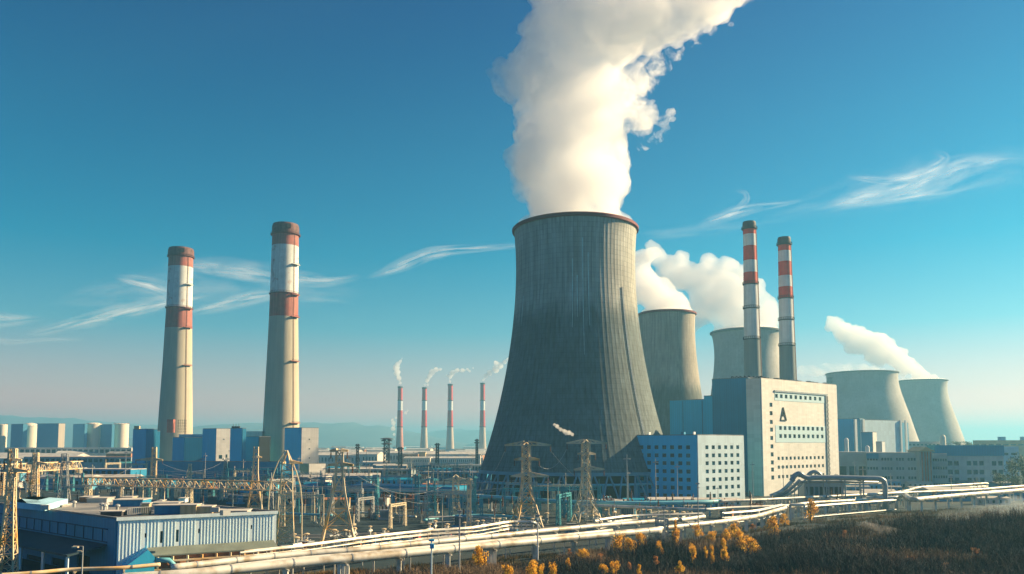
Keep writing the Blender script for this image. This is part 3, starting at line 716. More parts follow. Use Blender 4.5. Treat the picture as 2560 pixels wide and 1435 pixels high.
# ---- cream office building
cn = (px(1901, 1100, 362).x, 362.0); aR_ = R(50)
c_, Lp, Rp, Hh = by_px(1869, 1901, 2093, 946, 388, aL=R(-40), aR=aR_)
cn = c_
wR = Wall(cn, Vector(Rp) - Vector(cn)); wL = Wall(cn, Vector(Lp) - Vector(cn))
def zc(x, y): return wR.at(x, y)[1]
def tc_(x): return wR.at(x, 1080)[0]
holes = []
for i, y in enumerate((1012, 1033, 1055, 1074, 1095, 1116, 1136, 1156, 1174, 1194)):
    t_ = tc_(1927); z = zc(1927, y); holes.append((t_ - 1.25, t_ + 1.25, z - 1.0, z + 1.0))
def row(y0, y1, x0, x1, n, hw=1.2, hh=.95):
    for i in range(n):
        x = x0 + (x1 - x0) * i / (n - 1); z = zc(x0, y0) ; t_ = tc_(x); holes.append((t_ - hw, t_ + hw, z - hh, z + hh))
row(990, 996, 1941, 2050, 10); row(1070, 1072, 1949, 2053, 10); row(1090, 1091, 1949, 2053, 10)
row(1146, 1144, 1943, 2053, 12, 1.0, .8); row(1168, 1164, 1943, 2053, 12, 1.0, .8); row(1192, 1190, 1943, 2053, 12, 1.0, .8)
off, _, _, lnL, lnR = solid('office_building', 'tall cream office building with recessed front, window rows and black A emblem', 'building', cn, Lp, Rp, Hh, M_palegrey, M_wallwhite, M_roof_lt, holesR=holes)
windows(off, wR, holes, M_glass_b, limit=100)
# raised border, frieze lines, pale bands and lattice strip on the front
b = MB(); ta, tb, tcn = tc_(1936), tc_(2060), tc_(2090)
zt = zc(1936, 979)
b = MB(); wR.slab(b, ta - .2, tb + 3.4, zt - .1, zt + .7, .46, .95); wR.slab(b, tb + 1.2, tb + 1.9, 4, zt - .1, .46, .95); b.obj('recess_trim', M_pipe_grey, off)
bt = zc(1936, 1063); bb_ = zc(1936, 1106)
b = MB(); hs = [h for h in holes if h[0] > ta and h[3] < bt and h[2] > bb_]
wR.holed(b, ta + .2, tb + .6, bb_, bt, hs, .10, .452); uv_wall(b.obj('spandrel_band', M_band, off))
zz = zc(1936, 981.5), zc(1936, 1001)
hs = [h for h in holes if h[0] > ta and h[3] < zz[0] and h[2] > zz[1]]
b = MB(); wR.holed(b, ta + .2, tb + .6, zz[1], zz[0], hs, .10, .452); uv_wall(b.obj('spandrel_band', M_band, off))
b = MB(); t0 = tb + 2.2
wR.slab(b, t0, t0 + 2.0, 5, zt - .3, .46, .50); b.obj('service_slot', M_dark, off)
b = MB(); z = 5
while z < zt - 3:
    b.beam(wR.p(t0 + .1, z, .75), wR.p(t0 + 1.9, z + 2.4, .75), .28); b.beam(wR.p(t0 + 1.9, z, .75), wR.p(t0 + .1, z + 2.4, .75), .28); b.beam(wR.p(t0, z, .75), wR.p(t0 + 2, z, .75), .3); z += 2.4
b.obj('lattice_ladder', M_steel, off)
# black emblem: tall triangle with an inner letter shape
te, ze0, ze1 = tc_(1957), zc(1957, 1051), zc(1957, 1019); hw = tc_(1964) - te
E = lambda u, v: (te + u * hw, ze0 + v * (ze1 - ze0))
b = MB()
def bar(p, q, wd):
    P, Q = E(*p), E(*q); b.beam(wR.p(P[0], P[1], .62), wR.p(Q[0], Q[1], .62), .28, wd)
for p, q, wd in (((-1, 0), (-.05, 1), .62), ((-.05, 1), (1, 0), .85), ((-1, .0), (1, .0), .6), ((-.35, .38), (.45, .38), .45), ((-.1, .38), (-.1, .62), .4)): bar(p, q, wd)
b.obj('emblem', M_mark, off)
for i in range(13):
    x = 1912 + i * 13.5; t_ = tc_(x); b = MB(); b.box(tuple(wR.p(t_, Hh + .8, -2 - (i % 3))), (1.6 + .6 * (i % 2), 1.4, .9)); b.obj('roof_vent', M_soot if i < 6 else M_steel, off)

# ---- blue blocks at the foot of the thick chimneys
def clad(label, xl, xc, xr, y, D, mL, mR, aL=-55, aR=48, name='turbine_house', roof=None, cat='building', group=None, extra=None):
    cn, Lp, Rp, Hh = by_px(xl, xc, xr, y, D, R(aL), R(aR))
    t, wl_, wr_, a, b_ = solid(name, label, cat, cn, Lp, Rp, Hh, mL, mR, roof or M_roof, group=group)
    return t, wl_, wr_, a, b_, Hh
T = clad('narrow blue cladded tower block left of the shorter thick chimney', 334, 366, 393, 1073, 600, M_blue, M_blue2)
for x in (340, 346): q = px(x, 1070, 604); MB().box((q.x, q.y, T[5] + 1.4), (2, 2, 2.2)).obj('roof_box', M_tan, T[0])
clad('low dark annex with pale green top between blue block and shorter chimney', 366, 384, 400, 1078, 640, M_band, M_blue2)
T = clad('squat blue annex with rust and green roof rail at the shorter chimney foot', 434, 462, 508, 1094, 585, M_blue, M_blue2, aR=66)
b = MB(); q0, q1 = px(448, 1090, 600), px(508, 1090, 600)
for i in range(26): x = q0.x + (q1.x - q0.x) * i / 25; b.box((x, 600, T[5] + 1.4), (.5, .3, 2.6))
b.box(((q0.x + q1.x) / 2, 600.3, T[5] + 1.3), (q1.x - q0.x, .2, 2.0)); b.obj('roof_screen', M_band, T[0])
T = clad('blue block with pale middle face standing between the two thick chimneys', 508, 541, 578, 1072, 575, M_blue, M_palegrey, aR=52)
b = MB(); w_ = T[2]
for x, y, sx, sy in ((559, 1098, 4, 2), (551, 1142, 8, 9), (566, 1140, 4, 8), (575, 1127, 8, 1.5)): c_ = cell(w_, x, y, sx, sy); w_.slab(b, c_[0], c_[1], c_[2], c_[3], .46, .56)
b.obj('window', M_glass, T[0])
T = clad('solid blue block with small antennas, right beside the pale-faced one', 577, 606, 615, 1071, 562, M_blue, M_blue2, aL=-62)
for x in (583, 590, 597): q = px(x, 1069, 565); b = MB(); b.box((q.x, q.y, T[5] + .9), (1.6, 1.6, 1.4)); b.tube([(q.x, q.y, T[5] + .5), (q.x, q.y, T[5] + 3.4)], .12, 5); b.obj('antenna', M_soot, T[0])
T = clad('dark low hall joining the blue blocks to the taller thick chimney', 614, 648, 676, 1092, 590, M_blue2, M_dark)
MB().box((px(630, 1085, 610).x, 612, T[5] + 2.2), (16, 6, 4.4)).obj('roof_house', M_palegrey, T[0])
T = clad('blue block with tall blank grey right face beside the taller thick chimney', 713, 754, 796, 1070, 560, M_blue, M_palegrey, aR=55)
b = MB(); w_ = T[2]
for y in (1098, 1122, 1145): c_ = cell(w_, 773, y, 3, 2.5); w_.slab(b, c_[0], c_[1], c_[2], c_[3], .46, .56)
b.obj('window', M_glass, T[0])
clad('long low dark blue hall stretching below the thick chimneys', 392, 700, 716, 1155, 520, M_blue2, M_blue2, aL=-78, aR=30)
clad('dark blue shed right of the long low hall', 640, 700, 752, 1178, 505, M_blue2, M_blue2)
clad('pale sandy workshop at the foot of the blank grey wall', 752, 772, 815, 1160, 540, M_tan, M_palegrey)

# ---- tanks and silos on the left horizon
def silo(label, xc, r, ytop, D, dome, m, band=None):
    q = px(xc, 1110, D); k = m_per_px(D); z = px(xc, ytop, D).z; rk = r * k
    t = thing('storage_silo', label, 'silo', (q.x, q.y, 0), 'silos on the left horizon')
    MB().lathe([(rk, 0), (rk, z)], 40, (q.x, q.y, 0)).obj('drum', m, t, smooth=True)
    MB().lathe([(rk * 1.02, z - .4), (rk * 1.02, z + .2)] + [(rk * math.cos(a), z + .2 + dome * rk * math.sin(a)) for a in np.linspace(.15, 1.5, 6)] + [(.05, z + .2 + dome * rk)], 40, (q.x, q.y, 0)).obj('dome', m, t, smooth=True)
    g = MB()
    for i in range(0, 40, 3): a = i * math.pi / 20; g.beam((q.x + rk * math.cos(a), q.y + rk * math.sin(a), z + .2), (q.x + rk * math.cos(a), q.y + rk * math.sin(a), z + 1.8), .3)
    g.obj('railing', M_gallery, t)
M_tank = mat('cream_tank_paint', (.74, .64, .50), var=.06, scale=.03, streak=.06)
silo('cream silo cut off by the left picture edge', 4, 11, 1062, 1250, .12, M_tank)
silo('domed cream silo between two blue-shaded blocks at far left', 75, 17, 1066, 1250, .5, M_tank)
silo('domed cream silo with pale lower half, second from the shorter thick chimney', 234, 17, 1061, 1250, .25, M_tank)
silo('flat-topped cream silo nearest to the shorter thick chimney', 302, 17, 1060, 1250, .08, M_tank)
M_hazeblue = mat('grey_blue_cladding', (.09, .32, .48), var=.06, scale=.02)
clad('blue-grey blank block left of the domed silo', 28, 58, 68, 1060, 1200, M_hazeblue, M_hazeblue, name='silo_block')
clad('blue-grey block with cream end wall right of the domed silo', 93, 147, 162, 1059, 1200, M_hazeblue, M_tank, name='silo_block', aL=-75)
clad('blue-grey square block left of the domed silo with pale lower half', 183, 212, 218, 1060, 1230, M_hazeblue, M_hazeblue, name='silo_block')
clad('blue-grey block squeezed between the last two silos', 252, 280, 286, 1061, 1230, M_hazeblue, M_hazeblue, name='silo_block')

# ---- right background
T = clad('blue block with dark upper storey, right of the cream office building', 2060, 2148, 2160, 1047, 640, M_blueblock, M_hazeblue, name='plant_block')
T = clad('pale blue long plant block with white corner piers under the broad tower', 2140, 2150, 2252, 1050, 610, M_hazeblue, M_hall, aR=60, name='plant_block')
for x, ww in ((2136, 8), (2156, 7), (2249, 5), (2262, 6)):
    t_, z_ = T[2].at(x, 1080); b = MB(); T[2].slab(b, t_ - ww * .16, t_ + ww * .16, 0, T[5] + .5, .46, 1.6); b.obj('corner_pier', M_white, T[0])
clad('narrow blue tower at the right end of the pale blue plant block', 2228, 2238, 2270, 1056, 655, M_blueblock, M_blue2, name='plant_block')
clad('teal-shaded block with cream corner before the pale blue plant block', 2153, 2180, 2190, 1081, 560, M_hazeblue, M_wallwhite, name='plant_block')
clad('tiny grey block with white corner before the pale blue plant block', 2189, 2203, 2210, 1105, 550, M_palegrey, M_white, name='plant_block')
for i, (x, y, lab) in enumerate(((2116, 1095, 'slender white round-topped vessel beside the blue block'), (2168, 1114, 'short white round-topped vessel in front of the teal-shaded block'))):
    q = px(x, 1110, 545); z = px(x, y, 545).z; b = MB(); b.lathe([(1.4, 0), (1.4, z - 1.2), (1.1, z - .4), (.5, z), (.02, z + .1)], 20, (q.x, q.y, 0)); o = b.obj('storage_vessel', M_white, smooth=True); tag(o, lab, 'vessel')

def longhouse(label, xl, xr, ytop, D0, D1, m, rows, nwin, roofm, name='office_wing', skip=(), wh=1.6, glass=None):
    """long building, front facing the camera between image columns xl..xr, distances D0 (left) and D1 (right)"""
    A = px(xl, ytop, D0); B = px(xr, 1110, D1); Hh = A.z
    d = (Vector((B.x, B.y, 0)) - Vector((A.x, A.y, 0))); dn = d.normalized(); back = Vector((-dn.y, dn.x, 0)) * 16
    C0 = Vector((A.x, A.y, 0)); w = Wall(C0, dn); ln = d.length
    hs = []
    for y in rows:
        z = w.at((xl + xr) / 2, y)[1]
        for i in range(nwin):
            if i in skip: continue
            t0 = ln * (i + .5) / nwin; hw = ln / nwin * .36; hs.append((t0 - hw, t0 + hw, z - wh / 2, z + wh / 2))
    base = C0 + d / 2 + back / 2; t = thing(name, label, 'building', (base.x, base.y, 0))
    MB().prism([(p.x, p.y) for p in (C0, C0 + d, C0 + d + back, C0 + back)], 0, Hh - .3).obj('core', m, t)
    b = MB(); w.holed(b, 0, ln, 0, Hh, hs, .45); uv_wall(b.obj('front_wall', m, t))
    b = MB(); b.prism([(p.x, p.y) for p in (C0 - back * .02, C0 + d - back * .02, C0 + d + back, C0 + back)], Hh - .3, Hh + .1)
    b.obj('roof', roofm, t)
    windows(t, w, hs, glass or M_glass_b, limit=100)
    return t, w, ln, Hh, hs
M_dist = mat('grey_render', (.34, .42, .44), var=.15, scale=.1, brick=(3, 3, .05, .88))
T = longhouse('long grey three-storey office wing with window strips, under the broad cooling tower', 2166, 2296, 1131, 480, 470, M_dist, (1148, 1171, 1194, 1213), 18, M_roof_lt, skip=(4, 9, 13))
b = MB(); c_ = cell(T[1], 2181, 1140, 30, 13); T[1].slab(b, c_[0], c_[1], c_[2], c_[3], .46, .7); b.obj('sign_panel', M_blue2, T[0])
T = longhouse('plain grey link building right beside the cream office building', 2070, 2166, 1130, 490, 484, M_dist, (1178,), 4, M_roof_lt, wh=6, glass=M_glass)
T = longhouse('grey stair wing with small windows, right of the gabled bay', 2330, 2366, 1134, 468, 465, M_dist, (1150, 1170, 1192, 1212), 6, M_roof_lt)
T = longhouse('grey hall with striped lower walls under the deep blue roof', 2366, 2506, 1140, 472, 470, M_palegrey, (1158, 1180, 1200), 9, M_roof_lt, wh=2.6, skip=(2, 6))
wq = T[1]; ln, Hh = T[2], T[3]
b = MB(); z1 = wq.at(2430, 1113)[1]; wq.slab(b, -7, ln + .4, Hh - .1 + .22, z1, -9, .9); uv_wall(b.obj('fascia', M_roof_blue, T[0]))
# gabled bay
gq = thing('gabled_bay', 'narrow bay with pitched gable and brown ribs in the grey office wing', 'building', (*px(2313, 1110, 466).xy, 0))
gw = Wall(px(2298, 1110, 466).xy, (1, 0)); z_e = gw.at(2313, 1128)[1]; z_r = gw.at(2313, 1117)[1]
b = MB(); gw.slab(b, 0, 7.4, 0, z_e, -14, 0); b.obj('wall', M_dist, gq)
b = MB(); V = [gw.p(-1, z_e, 1), gw.p(8.4, z_e, 1), gw.p(3.7, z_r, 1), gw.p(-1, z_e, -14), gw.p(8.4, z_e, -14), gw.p(3.7, z_r, -14)]
b.add(V, [(0, 1, 2), (5, 4, 3), (0, 2, 5, 3), (1, 4, 5, 2), (0, 3, 4, 1)]); b.obj('gable', M_tan, gq)
b = MB()
for t_ in (1.2, 3.0, 4.4, 6.2): gw.slab(b, t_ - .25, t_ + .25, 0, z_e - .3, .02, .45)
b.obj('rib', M_orange, gq)
T = longhouse('pale blue gabled hall behind the deep blue roof, near the right edge', 2500, 2545, 1116, 560, 560, M_hall, (1135,), 2, M_roof_lt)
T = longhouse('long pale flat-roofed depot on the right horizon', 2432, 2620, 1101, 900, 860, M_tan, (1112,), 10, M_hazeblue)
for x in (2504, 2560): q = px(x, 1096, 890); b = MB(); b.box((q.x, q.y, T[3] + 2), (6, 5, 4)); b.obj('roof_box', M_hazeblue, T[0])
T = longhouse('low hazy storage shed at the foot of the smaller pale tower', 2270, 2350, 1104, 800, 790, M_palegrey, (1112,), 8, M_roof_lt)
q = px(2357, 1100, 780); z = px(2357, 1088, 780).z; o = MB().lathe([(2.6, 0), (2.6, z - 2), (1.8, z), (.02, z + .3)], 20, (q.x, q.y, 0)).obj('storage_vessel', M_tank, smooth=True); tag(o, 'cream stub chimney standing at the foot of the smaller pale tower', 'vessel')
# ================================================================== naming scattered repeats by what they stand near
LAND = [(20, 'near the left picture edge'), (170, 'in front of the far silos'), (330, 'below the leftmost narrow blue tower block'), (437, 'below the shorter thick chimney'), (540, 'below the pale-faced blue block'), (620, 'between the two thick chimneys'), (702, 'below the taller thick chimney'),
        (775, 'below the blank grey wall'), (880, 'on the open yard right of the grey-walled block'), (999, 'below the leftmost far chimney'), (1060, 'below the second far chimney'), (1125, 'below the third far chimney'), (1206, 'left of the tallest tower foot'),
        (1330, 'at the left foot of the tallest tower'), (1441, 'before the middle of the tallest tower'), (1560, 'below the left end of the blue grid-windowed block'), (1680, 'below the corner of the grid-windowed block'), (1800, 'below the pale side of the grid-windowed block'), (1900, 'below the left edge of the cream offices'),
        (2000, 'below the cream office facade'), (2130, 'right of the cream offices'), (2230, 'beside the tall grey pipe bend'), (2320, 'below the gabled bay'), (2430, 'below the deep blue roofed hall'), (2530, 'near the right picture edge')]
ORD = ['nearest', 'second nearest', 'third nearest', 'fourth nearest', 'fifth nearest', 'sixth nearest', 'seventh nearest', 'eighth nearest', 'ninth nearest', 'tenth nearest', 'eleventh nearest', 'twelfth nearest']
def img_x(o):
    p = o.location; d = Vector((p.x, p.y, p.z - HC)); c, s = math.cos(PITCH), math.sin(PITCH)
    return CX + F * d.x / (d.y * c + d.z * s)
def label_by_place(objs, what):
    bins = {}
    for o in objs:
        x = img_x(o); L_ = min(LAND, key=lambda a: abs(a[0] - x))[1]; bins.setdefault(L_, []).append(o)
    for L_, os_ in bins.items():
        os_.sort(key=lambda o: o.location.y)
        for i, o in enumerate(os_):
            o['label'] = f"{what} {L_}" + (f", {ORD[min(i, 11)]} there" if len(os_) > 1 else '')

# ================================================================== lattice pylons
def lattice(b, c, levels, w, rz=0.0, brace=None):
    """four-legged lattice: levels [(z, half width x, half width y)], members of width w"""
    co, si = math.cos(rz), math.sin(rz)
    def P(i, k):
        z, hx, hy = levels[i]; sx, sy = ((-1, -1), (1, -1), (1, 1), (-1, 1))[k % 4]
        x, y = hx * sx, hy * sy; return Vector((c[0] + x * co - y * si, c[1] + x * si + y * co, c[2] + z))
    bw = brace or w * .6
    for i in range(len(levels) - 1):
        for k in range(4):
            b.beam(P(i, k), P(i + 1, k), w)
            b.beam(P(i, k), P(i + 1, k + 1), bw); b.beam(P(i, k + 1), P(i + 1, k), bw)
            b.beam(P(i + 1, k), P(i + 1, k + 1), bw)
    return b
def pylon(label, x, ytop, ybase, wb, wt, ywaist, arms, m, wmem=.30, name='lattice_pylon', peak=None, flat=0.0, group='lattice pylons', D=None, insul=True):
    """arms: [(y, left px, right px)]; waist where the legs become steep"""
    D = D or (HC * F / (ybase - 1110)); k = m_per_px(D); base = px(x, ybase, D); base.z = 0
    t = thing(name, label, 'pylon', base, group)
    Z = lambda y: px(x, y, D).z
    zt, zw = Z(ytop), Z(ywaist); hb, ht = wb * k / 2, wt * k / 2; hw = ht * 1.15
    lv = []; n1 = max(4, int((zw) / max(hb * 1.1, 2.2))); 
    for i in range(n1 + 1):
        q = 1 - (1 - i / n1) ** 1.0; f = (1 - q) ** 1.35; h = hw + (hb - hw) * f; lv.append((zw * q, h, h))
    n2 = max(3, int((zt - zw) / max(2.2, ht * 2.0)))
    for i in range(1, n2 + 1): q = i / n2; h = hw + (ht - hw) * q; lv.append((zw + (zt - zw) * q, h, h))
    lattice(MB_ := MB(), base, lv, wmem * .9, 0.25 if not flat else 0.0, brace=wmem * .42); MB_.obj('lattice_body', m, t)
    if peak:
        b = MB(); zp = Z(peak)
        for s in ((-1, -1), (1, -1), (1, 1), (-1, 1)): b.beam((base.x + s[0] * ht, base.y + s[1] * ht, zt), (base.x, base.y, zp), wmem)
        b.obj('peak', m, t)
    for y, lft, rgt in arms:
        z = Z(y); b = MB(); h = ht * 1.1
        for s, ln in ((-1, lft * k), (1, rgt * k)):
            if ln <= 0: continue
            tip = Vector((base.x + s * ln, base.y, z)); up = min(1.2, ln * .18)
            r = [Vector((base.x + s * h * .6, base.y + q * h, z + zz)) for q in (-1, 1) for zz in (0, up)]
            for p in r: b.beam(p, tip, wmem * 1.1)
            nb = max(3, int(ln / 1.6))
            for i in range(1, nb):
                a = [r[j] + (tip - r[j]) * (i / nb) for j in range(4)]; c_ = [r[j] + (tip - r[j]) * ((i - 1) / nb) for j in range(4)]
                b.beam(a[0], c_[1], wmem * .5); b.beam(a[2], c_[3], wmem * .5); b.beam(a[0], a[2], wmem * .5); b.beam(a[1], c_[3], wmem * .5)
        b.obj('crossarm', m, t)
        if insul:
            for s, ln in ((-1, lft * k), (1, rgt * k)):
                if ln <= 1.5: continue
                q = MB(); X_ = base.x + s * ln * .97; q.lathe([(.05, z - .1), (.05, z - .4)] + [(.22 if j % 2 else .09, z - .4 - .18 * j) for j in range(8)] + [(.05, z - 2.0)], 8, (X_, base.y, 0)); q.obj('insulator', M_porcelain, t)
    return t, base, D
PY = []
PY.append(pylon('wide-footed ochre lattice pylon with two short crossarms, right of the light blue warehouse', 845, 1126, 1358, 84, 15, 1185, [(1127, 22, 20), (1163, 26, 34)], M_rust, wmem=.48))
PY.append(pylon('ochre and white lattice pylon with three crossarms, left one before the tallest tower', 1316, 1113, 1313, 66, 17, 1205, [(1113, 54, 62), (1149, 30, 33), (1191, 38, 56)], M_rust, wmem=.42, peak=1107))
PY.append(pylon('pale lattice pylon with three crossarms, beside the blue grid-windowed block', 1466, 1108, 1306, 62, 16, 1200, [(1108, 48, 52), (1135, 20, 24), (1174, 30, 46)], M_pale, wmem=.42, peak=1100))
PY.append(pylon('small pale lattice pylon with wide drooping arms, left of the tallest tower', 1139, 1192, 1292, 26, 13, 1250, [(1200, 30, 34), (1235, 36, 36)], M_pale, wmem=.26, peak=1187))
PY.append(pylon('tall brown lattice pylon cut by the left picture edge', 17, 1122, 1442, 40, 14, 1230, [(1178, 26, 40), (1150, 20, 22)], M_rust, wmem=.28))
PY.append(pylon('dark brown lattice mast in front of the far silos', 85, 1132, 1243, 18, 10, 1160, [(1160, 22, 30)], M_rust, wmem=.48))
PY.append(pylon('thin grey lattice mast right of the dark brown mast by the silos', 158, 1134, 1248, 26, 12, 1180, [(1156, 16, 18)], M_steel, wmem=.36))
PY.append(pylon('stout brown lattice mast before the shorter thick chimney', 382, 1118, 1228, 14, 9, 1150, [(1150, 46, 22)], M_rust, wmem=.5))
PY.append(pylon('ochre A-shaped lattice mast at the end of the long gantry beam', 636, 1117, 1292, 42, 10, 1180, [(1143, 8, 14)], M_rust, wmem=.34, insul=False))
PY.append(pylon('tent-shaped lattice mast with curved side struts behind the light blue warehouse', 713, 1160, 1368, 44, 24, 1210, [(1158, 12, 38)], M_rust, wmem=.26, peak=1126, insul=False))
t, base, D = PY[-1]; k = m_per_px(D); b = MB()
for s in (-1, 1):
    pts = [px(713 + s * xx, yy, D + 1) for xx, yy in ((0, 1126), (16, 1150), (28, 1180), (38, 1215), (42, 1260), (42, 1330))]; pts[-1].z = 0
    b.tube(pts, .16, 6)
b.obj('curved_strut', M_pale, t)
PY.append(pylon('small steel lattice mast standing before the pale-faced blue block', 563, 1150, 1205, 15, 7, 1165, [(1148, 9, 9)], M_steel, wmem=.45, insul=False))
PY.append(pylon('low lattice tripod mast on the gantry side, before the long low hall', 472, 1160, 1262, 24, 6, 1185, [(1185, 8, 8)], M_pale, wmem=.3, insul=False))
for i, (x, yt, yb, w) in enumerate(((1078, 1196, 1302, 20), (1172, 1195, 1330, 9), (966, 1098, 1172, 14), (1000, 1118, 1180, 9), (1093, 1108, 1176, 7), (1192, 1098, 1170, 5), (893, 1110, 1188, 5), (1182, 1190, 1285, 14), (1042, 1185, 1282, 10))):
    lab = ['teal scaffold tower left of the small drooping pylon', 'thin pale mast in front of the small drooping pylon', 'dark scaffold tower with crown at the leftmost far chimney', 'dark square mast under the leftmost far chimney', 'thin twin mast between the second and third far chimneys', 'thin mast with small arms left of the fourth far chimney', 'slender dark mast far behind the ochre pylon', 'teal lattice mast between drooping pylon and tallest tower', 'thin teal mast left of the teal scaffold tower'][i]
    ms = [M_tealsteel, M_pale, M_soot, M_soot, M_soot, M_soot, M_soot, M_tealsteel, M_tealsteel][i]
    D = HC * F / (yb - 1110)
    tt, bs, DD = pylon(lab, x, yt, yb, w, w * .8, (yt + yb) / 2, [(yt + 4, w * .9, w * .9)] if w > 6 else [(yt + 3, 5, 5), (yt + 9, 6, 6)], ms, wmem=.0011 * D, name='lattice_mast', group='lattice masts', insul=False)
    if i == 2:
        b = MB(); z = px(x, yt, D).z
        for q in range(3): b.lathe([(4 - q * .8, z - q * 5 - .4), (6.5 - q, z - q * 5), (6.5 - q, z - q * 5 + .5), (2, z - q * 5 + 1.5)], 18, (bs.x, bs.y, 0))
        b.obj('platform', M_soot, tt)
# overhead wires
def wire(P, Q, sag, label, r=.045, group='overhead wires'):
    pts = [P + (Q - P) * (i / 14) - Vector((0, 0, sag * 4 * (i / 14) * (1 - i / 14))) for i in range(15)]
    o = MB().tube(pts, r, 4, caps=False).obj('overhead_wire', M_wire); return tag(o, label, 'wire', group)
def tip(i, y, off): 
    t, b_, D = PY[i]; p = px(0, y, D); return Vector((b_.x + off * m_per_px(D), b_.y, px(img_x(t), y, D).z - 1.9))
wire(tip(1, 1113, 62), tip(2, 1174, -30), .4, 'slack wire from the left pylon top arm down to its right neighbour', .05)
wire(tip(1, 1113, -54), Vector((tip(1, 1113, -54).x - 8, 262, 12)), 2, 'wire dropping left from the top arm of the left big pylon', .05)
wire(tip(2, 1108, -48), tip(1, 1149, 33), 3, 'curved wire between the upper arms of the two pylons before the tower', .05)
wire(tip(1, 1191, -38), tip(3, 1200, 34), 2.5, 'wire from the lowest left arm of the big pylon to the drooping pylon')
wire(tip(3, 1200, -30), tip(0, 1163, 34), 4, 'long wire from the drooping pylon to the wide-footed ochre pylon')
wire(tip(3, 1235, -36), tip(0, 1127, 20), 5, 'upper long wire between drooping pylon and wide-footed ochre pylon')
wire(tip(0, 1163, -26), tip(9, 1158, 38), 2, 'wire between the wide-footed pylon and the tent-shaped mast')
wire(tip(0, 1127, -22), tip(9, 1158, 30), 3, 'upper wire between the wide-footed pylon and the tent-shaped mast')
wire(tip(7, 1150, -46), tip(6, 1156, 18), 6, 'wire from the stout brown mast to the thin grey mast')
wire(tip(7, 1150, 22), tip(10, 1148, -9), 5, 'wire from the stout brown mast to the small steel mast')
wire(tip(5, 1160, 30), tip(6, 1156, -16), 4, 'short wire between the two masts before the silos')
wire(tip(4, 1178, 40), tip(5, 1160, -22), 6, 'wire from the edge pylon to the dark brown mast')
wire(tip(4, 1150, 22), tip(5, 1160, 30), 8, 'upper wire from the edge pylon to the dark brown mast')

# long gantry beam
A_, B_ = px(212, 1209, 300), px(722, 1220, 262)
A_.z = B_.z = 11.2
t = thing('gantry_truss', 'long ochre lattice gantry beam spanning behind the warehouse roof', 'gantry', ((A_.x + B_.x) / 2, (A_.y + B_.y) / 2, 0))
def truss(b, A_, B_, h, wd, w, n):
    d = (B_ - A_).normalized(); s = Vector((-d.y, d.x, 0)) * wd / 2; u = Vector((0, 0, h / 2))
    for a in (s + u, s - u, -s + u, -s - u): b.beam(A_ + a, B_ + a, w)
    for i in range(n):
        p, q = A_ + (B_ - A_) * (i / n), A_ + (B_ - A_) * ((i + 1) / n)
        for e in (s, -s):
            b.beam(p + e + u, q + e - u, w * .6) if i % 2 else b.beam(p + e - u, q + e + u, w * .6); b.beam(p + e - u, p + e + u, w * .6)
        b.beam(p + s + u, q - s + u, w * .5); b.beam(p + s - u, p - s - u, w * .5); b.beam(p + s + u, p - s + u, w * .5)
b = MB(); truss(b, A_, B_, 2.9, 2.4, .32, 34); b.obj('beam', M_rust, t)
for x in (222, 345, 372, 395, 428, 490, 596, 662, 700):
    f = (x - 212) / 510; p = A_ + (B_ - A_) * f; b = MB()
    if x in (222, 490): lattice(b, (p.x, p.y, 0), [(z, 1.3 - .05 * z, 1.0) for z in np.linspace(0, 9.8, 7)], .24)
    else: b.beam((p.x, p.y, 0), (p.x, p.y, 9.8), .34)
    b.obj('leg', M_pale, t)
# second, smaller hazy gantry at the far left
A2, B2 = px(2, 1180, 390), px(200, 1160, 470); A2.z = B2.z = 13
t = thing('gantry_truss', 'brown lattice gantry crossing the far left edge behind the pylons', 'gantry', ((A2.x + B2.x) / 2, (A2.y + B2.y) / 2, 0))
b = MB(); truss(b, A2, B2, 4.2, 3, .42, 20); b.obj('beam', M_rust, t)
for f in (.02, .35, .68, .98): p = A2 + (B2 - A2) * f; b = MB(); lattice(b, (p.x, p.y, 0), [(z, 1.4, 1.2) for z in np.linspace(0, 11, 6)], .34); b.obj('leg', M_rust, t)

# ================================================================== switchyard
rnd = random.Random(42)
def portal(loc, rz, wd, h, m, nbay=1):
    t = thing('portal_gantry', 'x', 'gantry', loc, 'steel portal gantries in the switchyard')
    base = Vector(loc)
    for s in range(nbay + 1):
        x = base.x - wd * nbay / 2 + wd * s; b = MB(); lattice(b, (x, base.y, 0), [(z, .55 - .02 * z, .55 - .02 * z) for z in np.linspace(0, h, 6)], .22, brace=.13); b.beam((x, base.y, h), (x, base.y, h + 2.2), .16); b.obj('column', m, t)
    b = MB(); truss(b, Vector((base.x - wd * nbay / 2, base.y, h - .5)), Vector((base.x + wd * nbay / 2, base.y, h - .5)), .8, .7, .2, 9 * nbay); b.obj('beam', m, t)
    for i in range(3 * nbay):
        x = base.x - wd * nbay / 2 + wd * (i + .5) / 3; b = MB(); b.lathe([(.04, h - .9)] + [(.2 if j % 2 else .08, h - 1 - .16 * j) for j in range(9)] + [(.04, h - 2.5)], 7, (x, base.y, 0)); b.obj('insulator', M_porcelain, t)
    t.rotation_euler = (0, 0, rz); return t
def ins_post(loc, m):
    t = thing('insulator_post', 'x', 'insulator', loc, 'insulator posts in the switchyard'); x, y = loc[0], loc[1]
    b = MB(); b.box((x, y, .25), (1, 1, .5)); b.beam((x, y, .5), (x, y, 2.9), .3); b.box((x, y, 2.95), (.7, .5, .12)); b.obj('stand', m, t)
    b = MB()
    for dx in (-.0,): b.lathe([(.12, 3.0)] + [(.30 if j % 2 else .14, 3.05 + .2 * j) for j in range(11)] + [(.12, 5.4), (.2, 5.5), (.02, 5.6)], 8, (x + dx, y, 0))
    b.obj('insulator', M_porcelain, t); return t
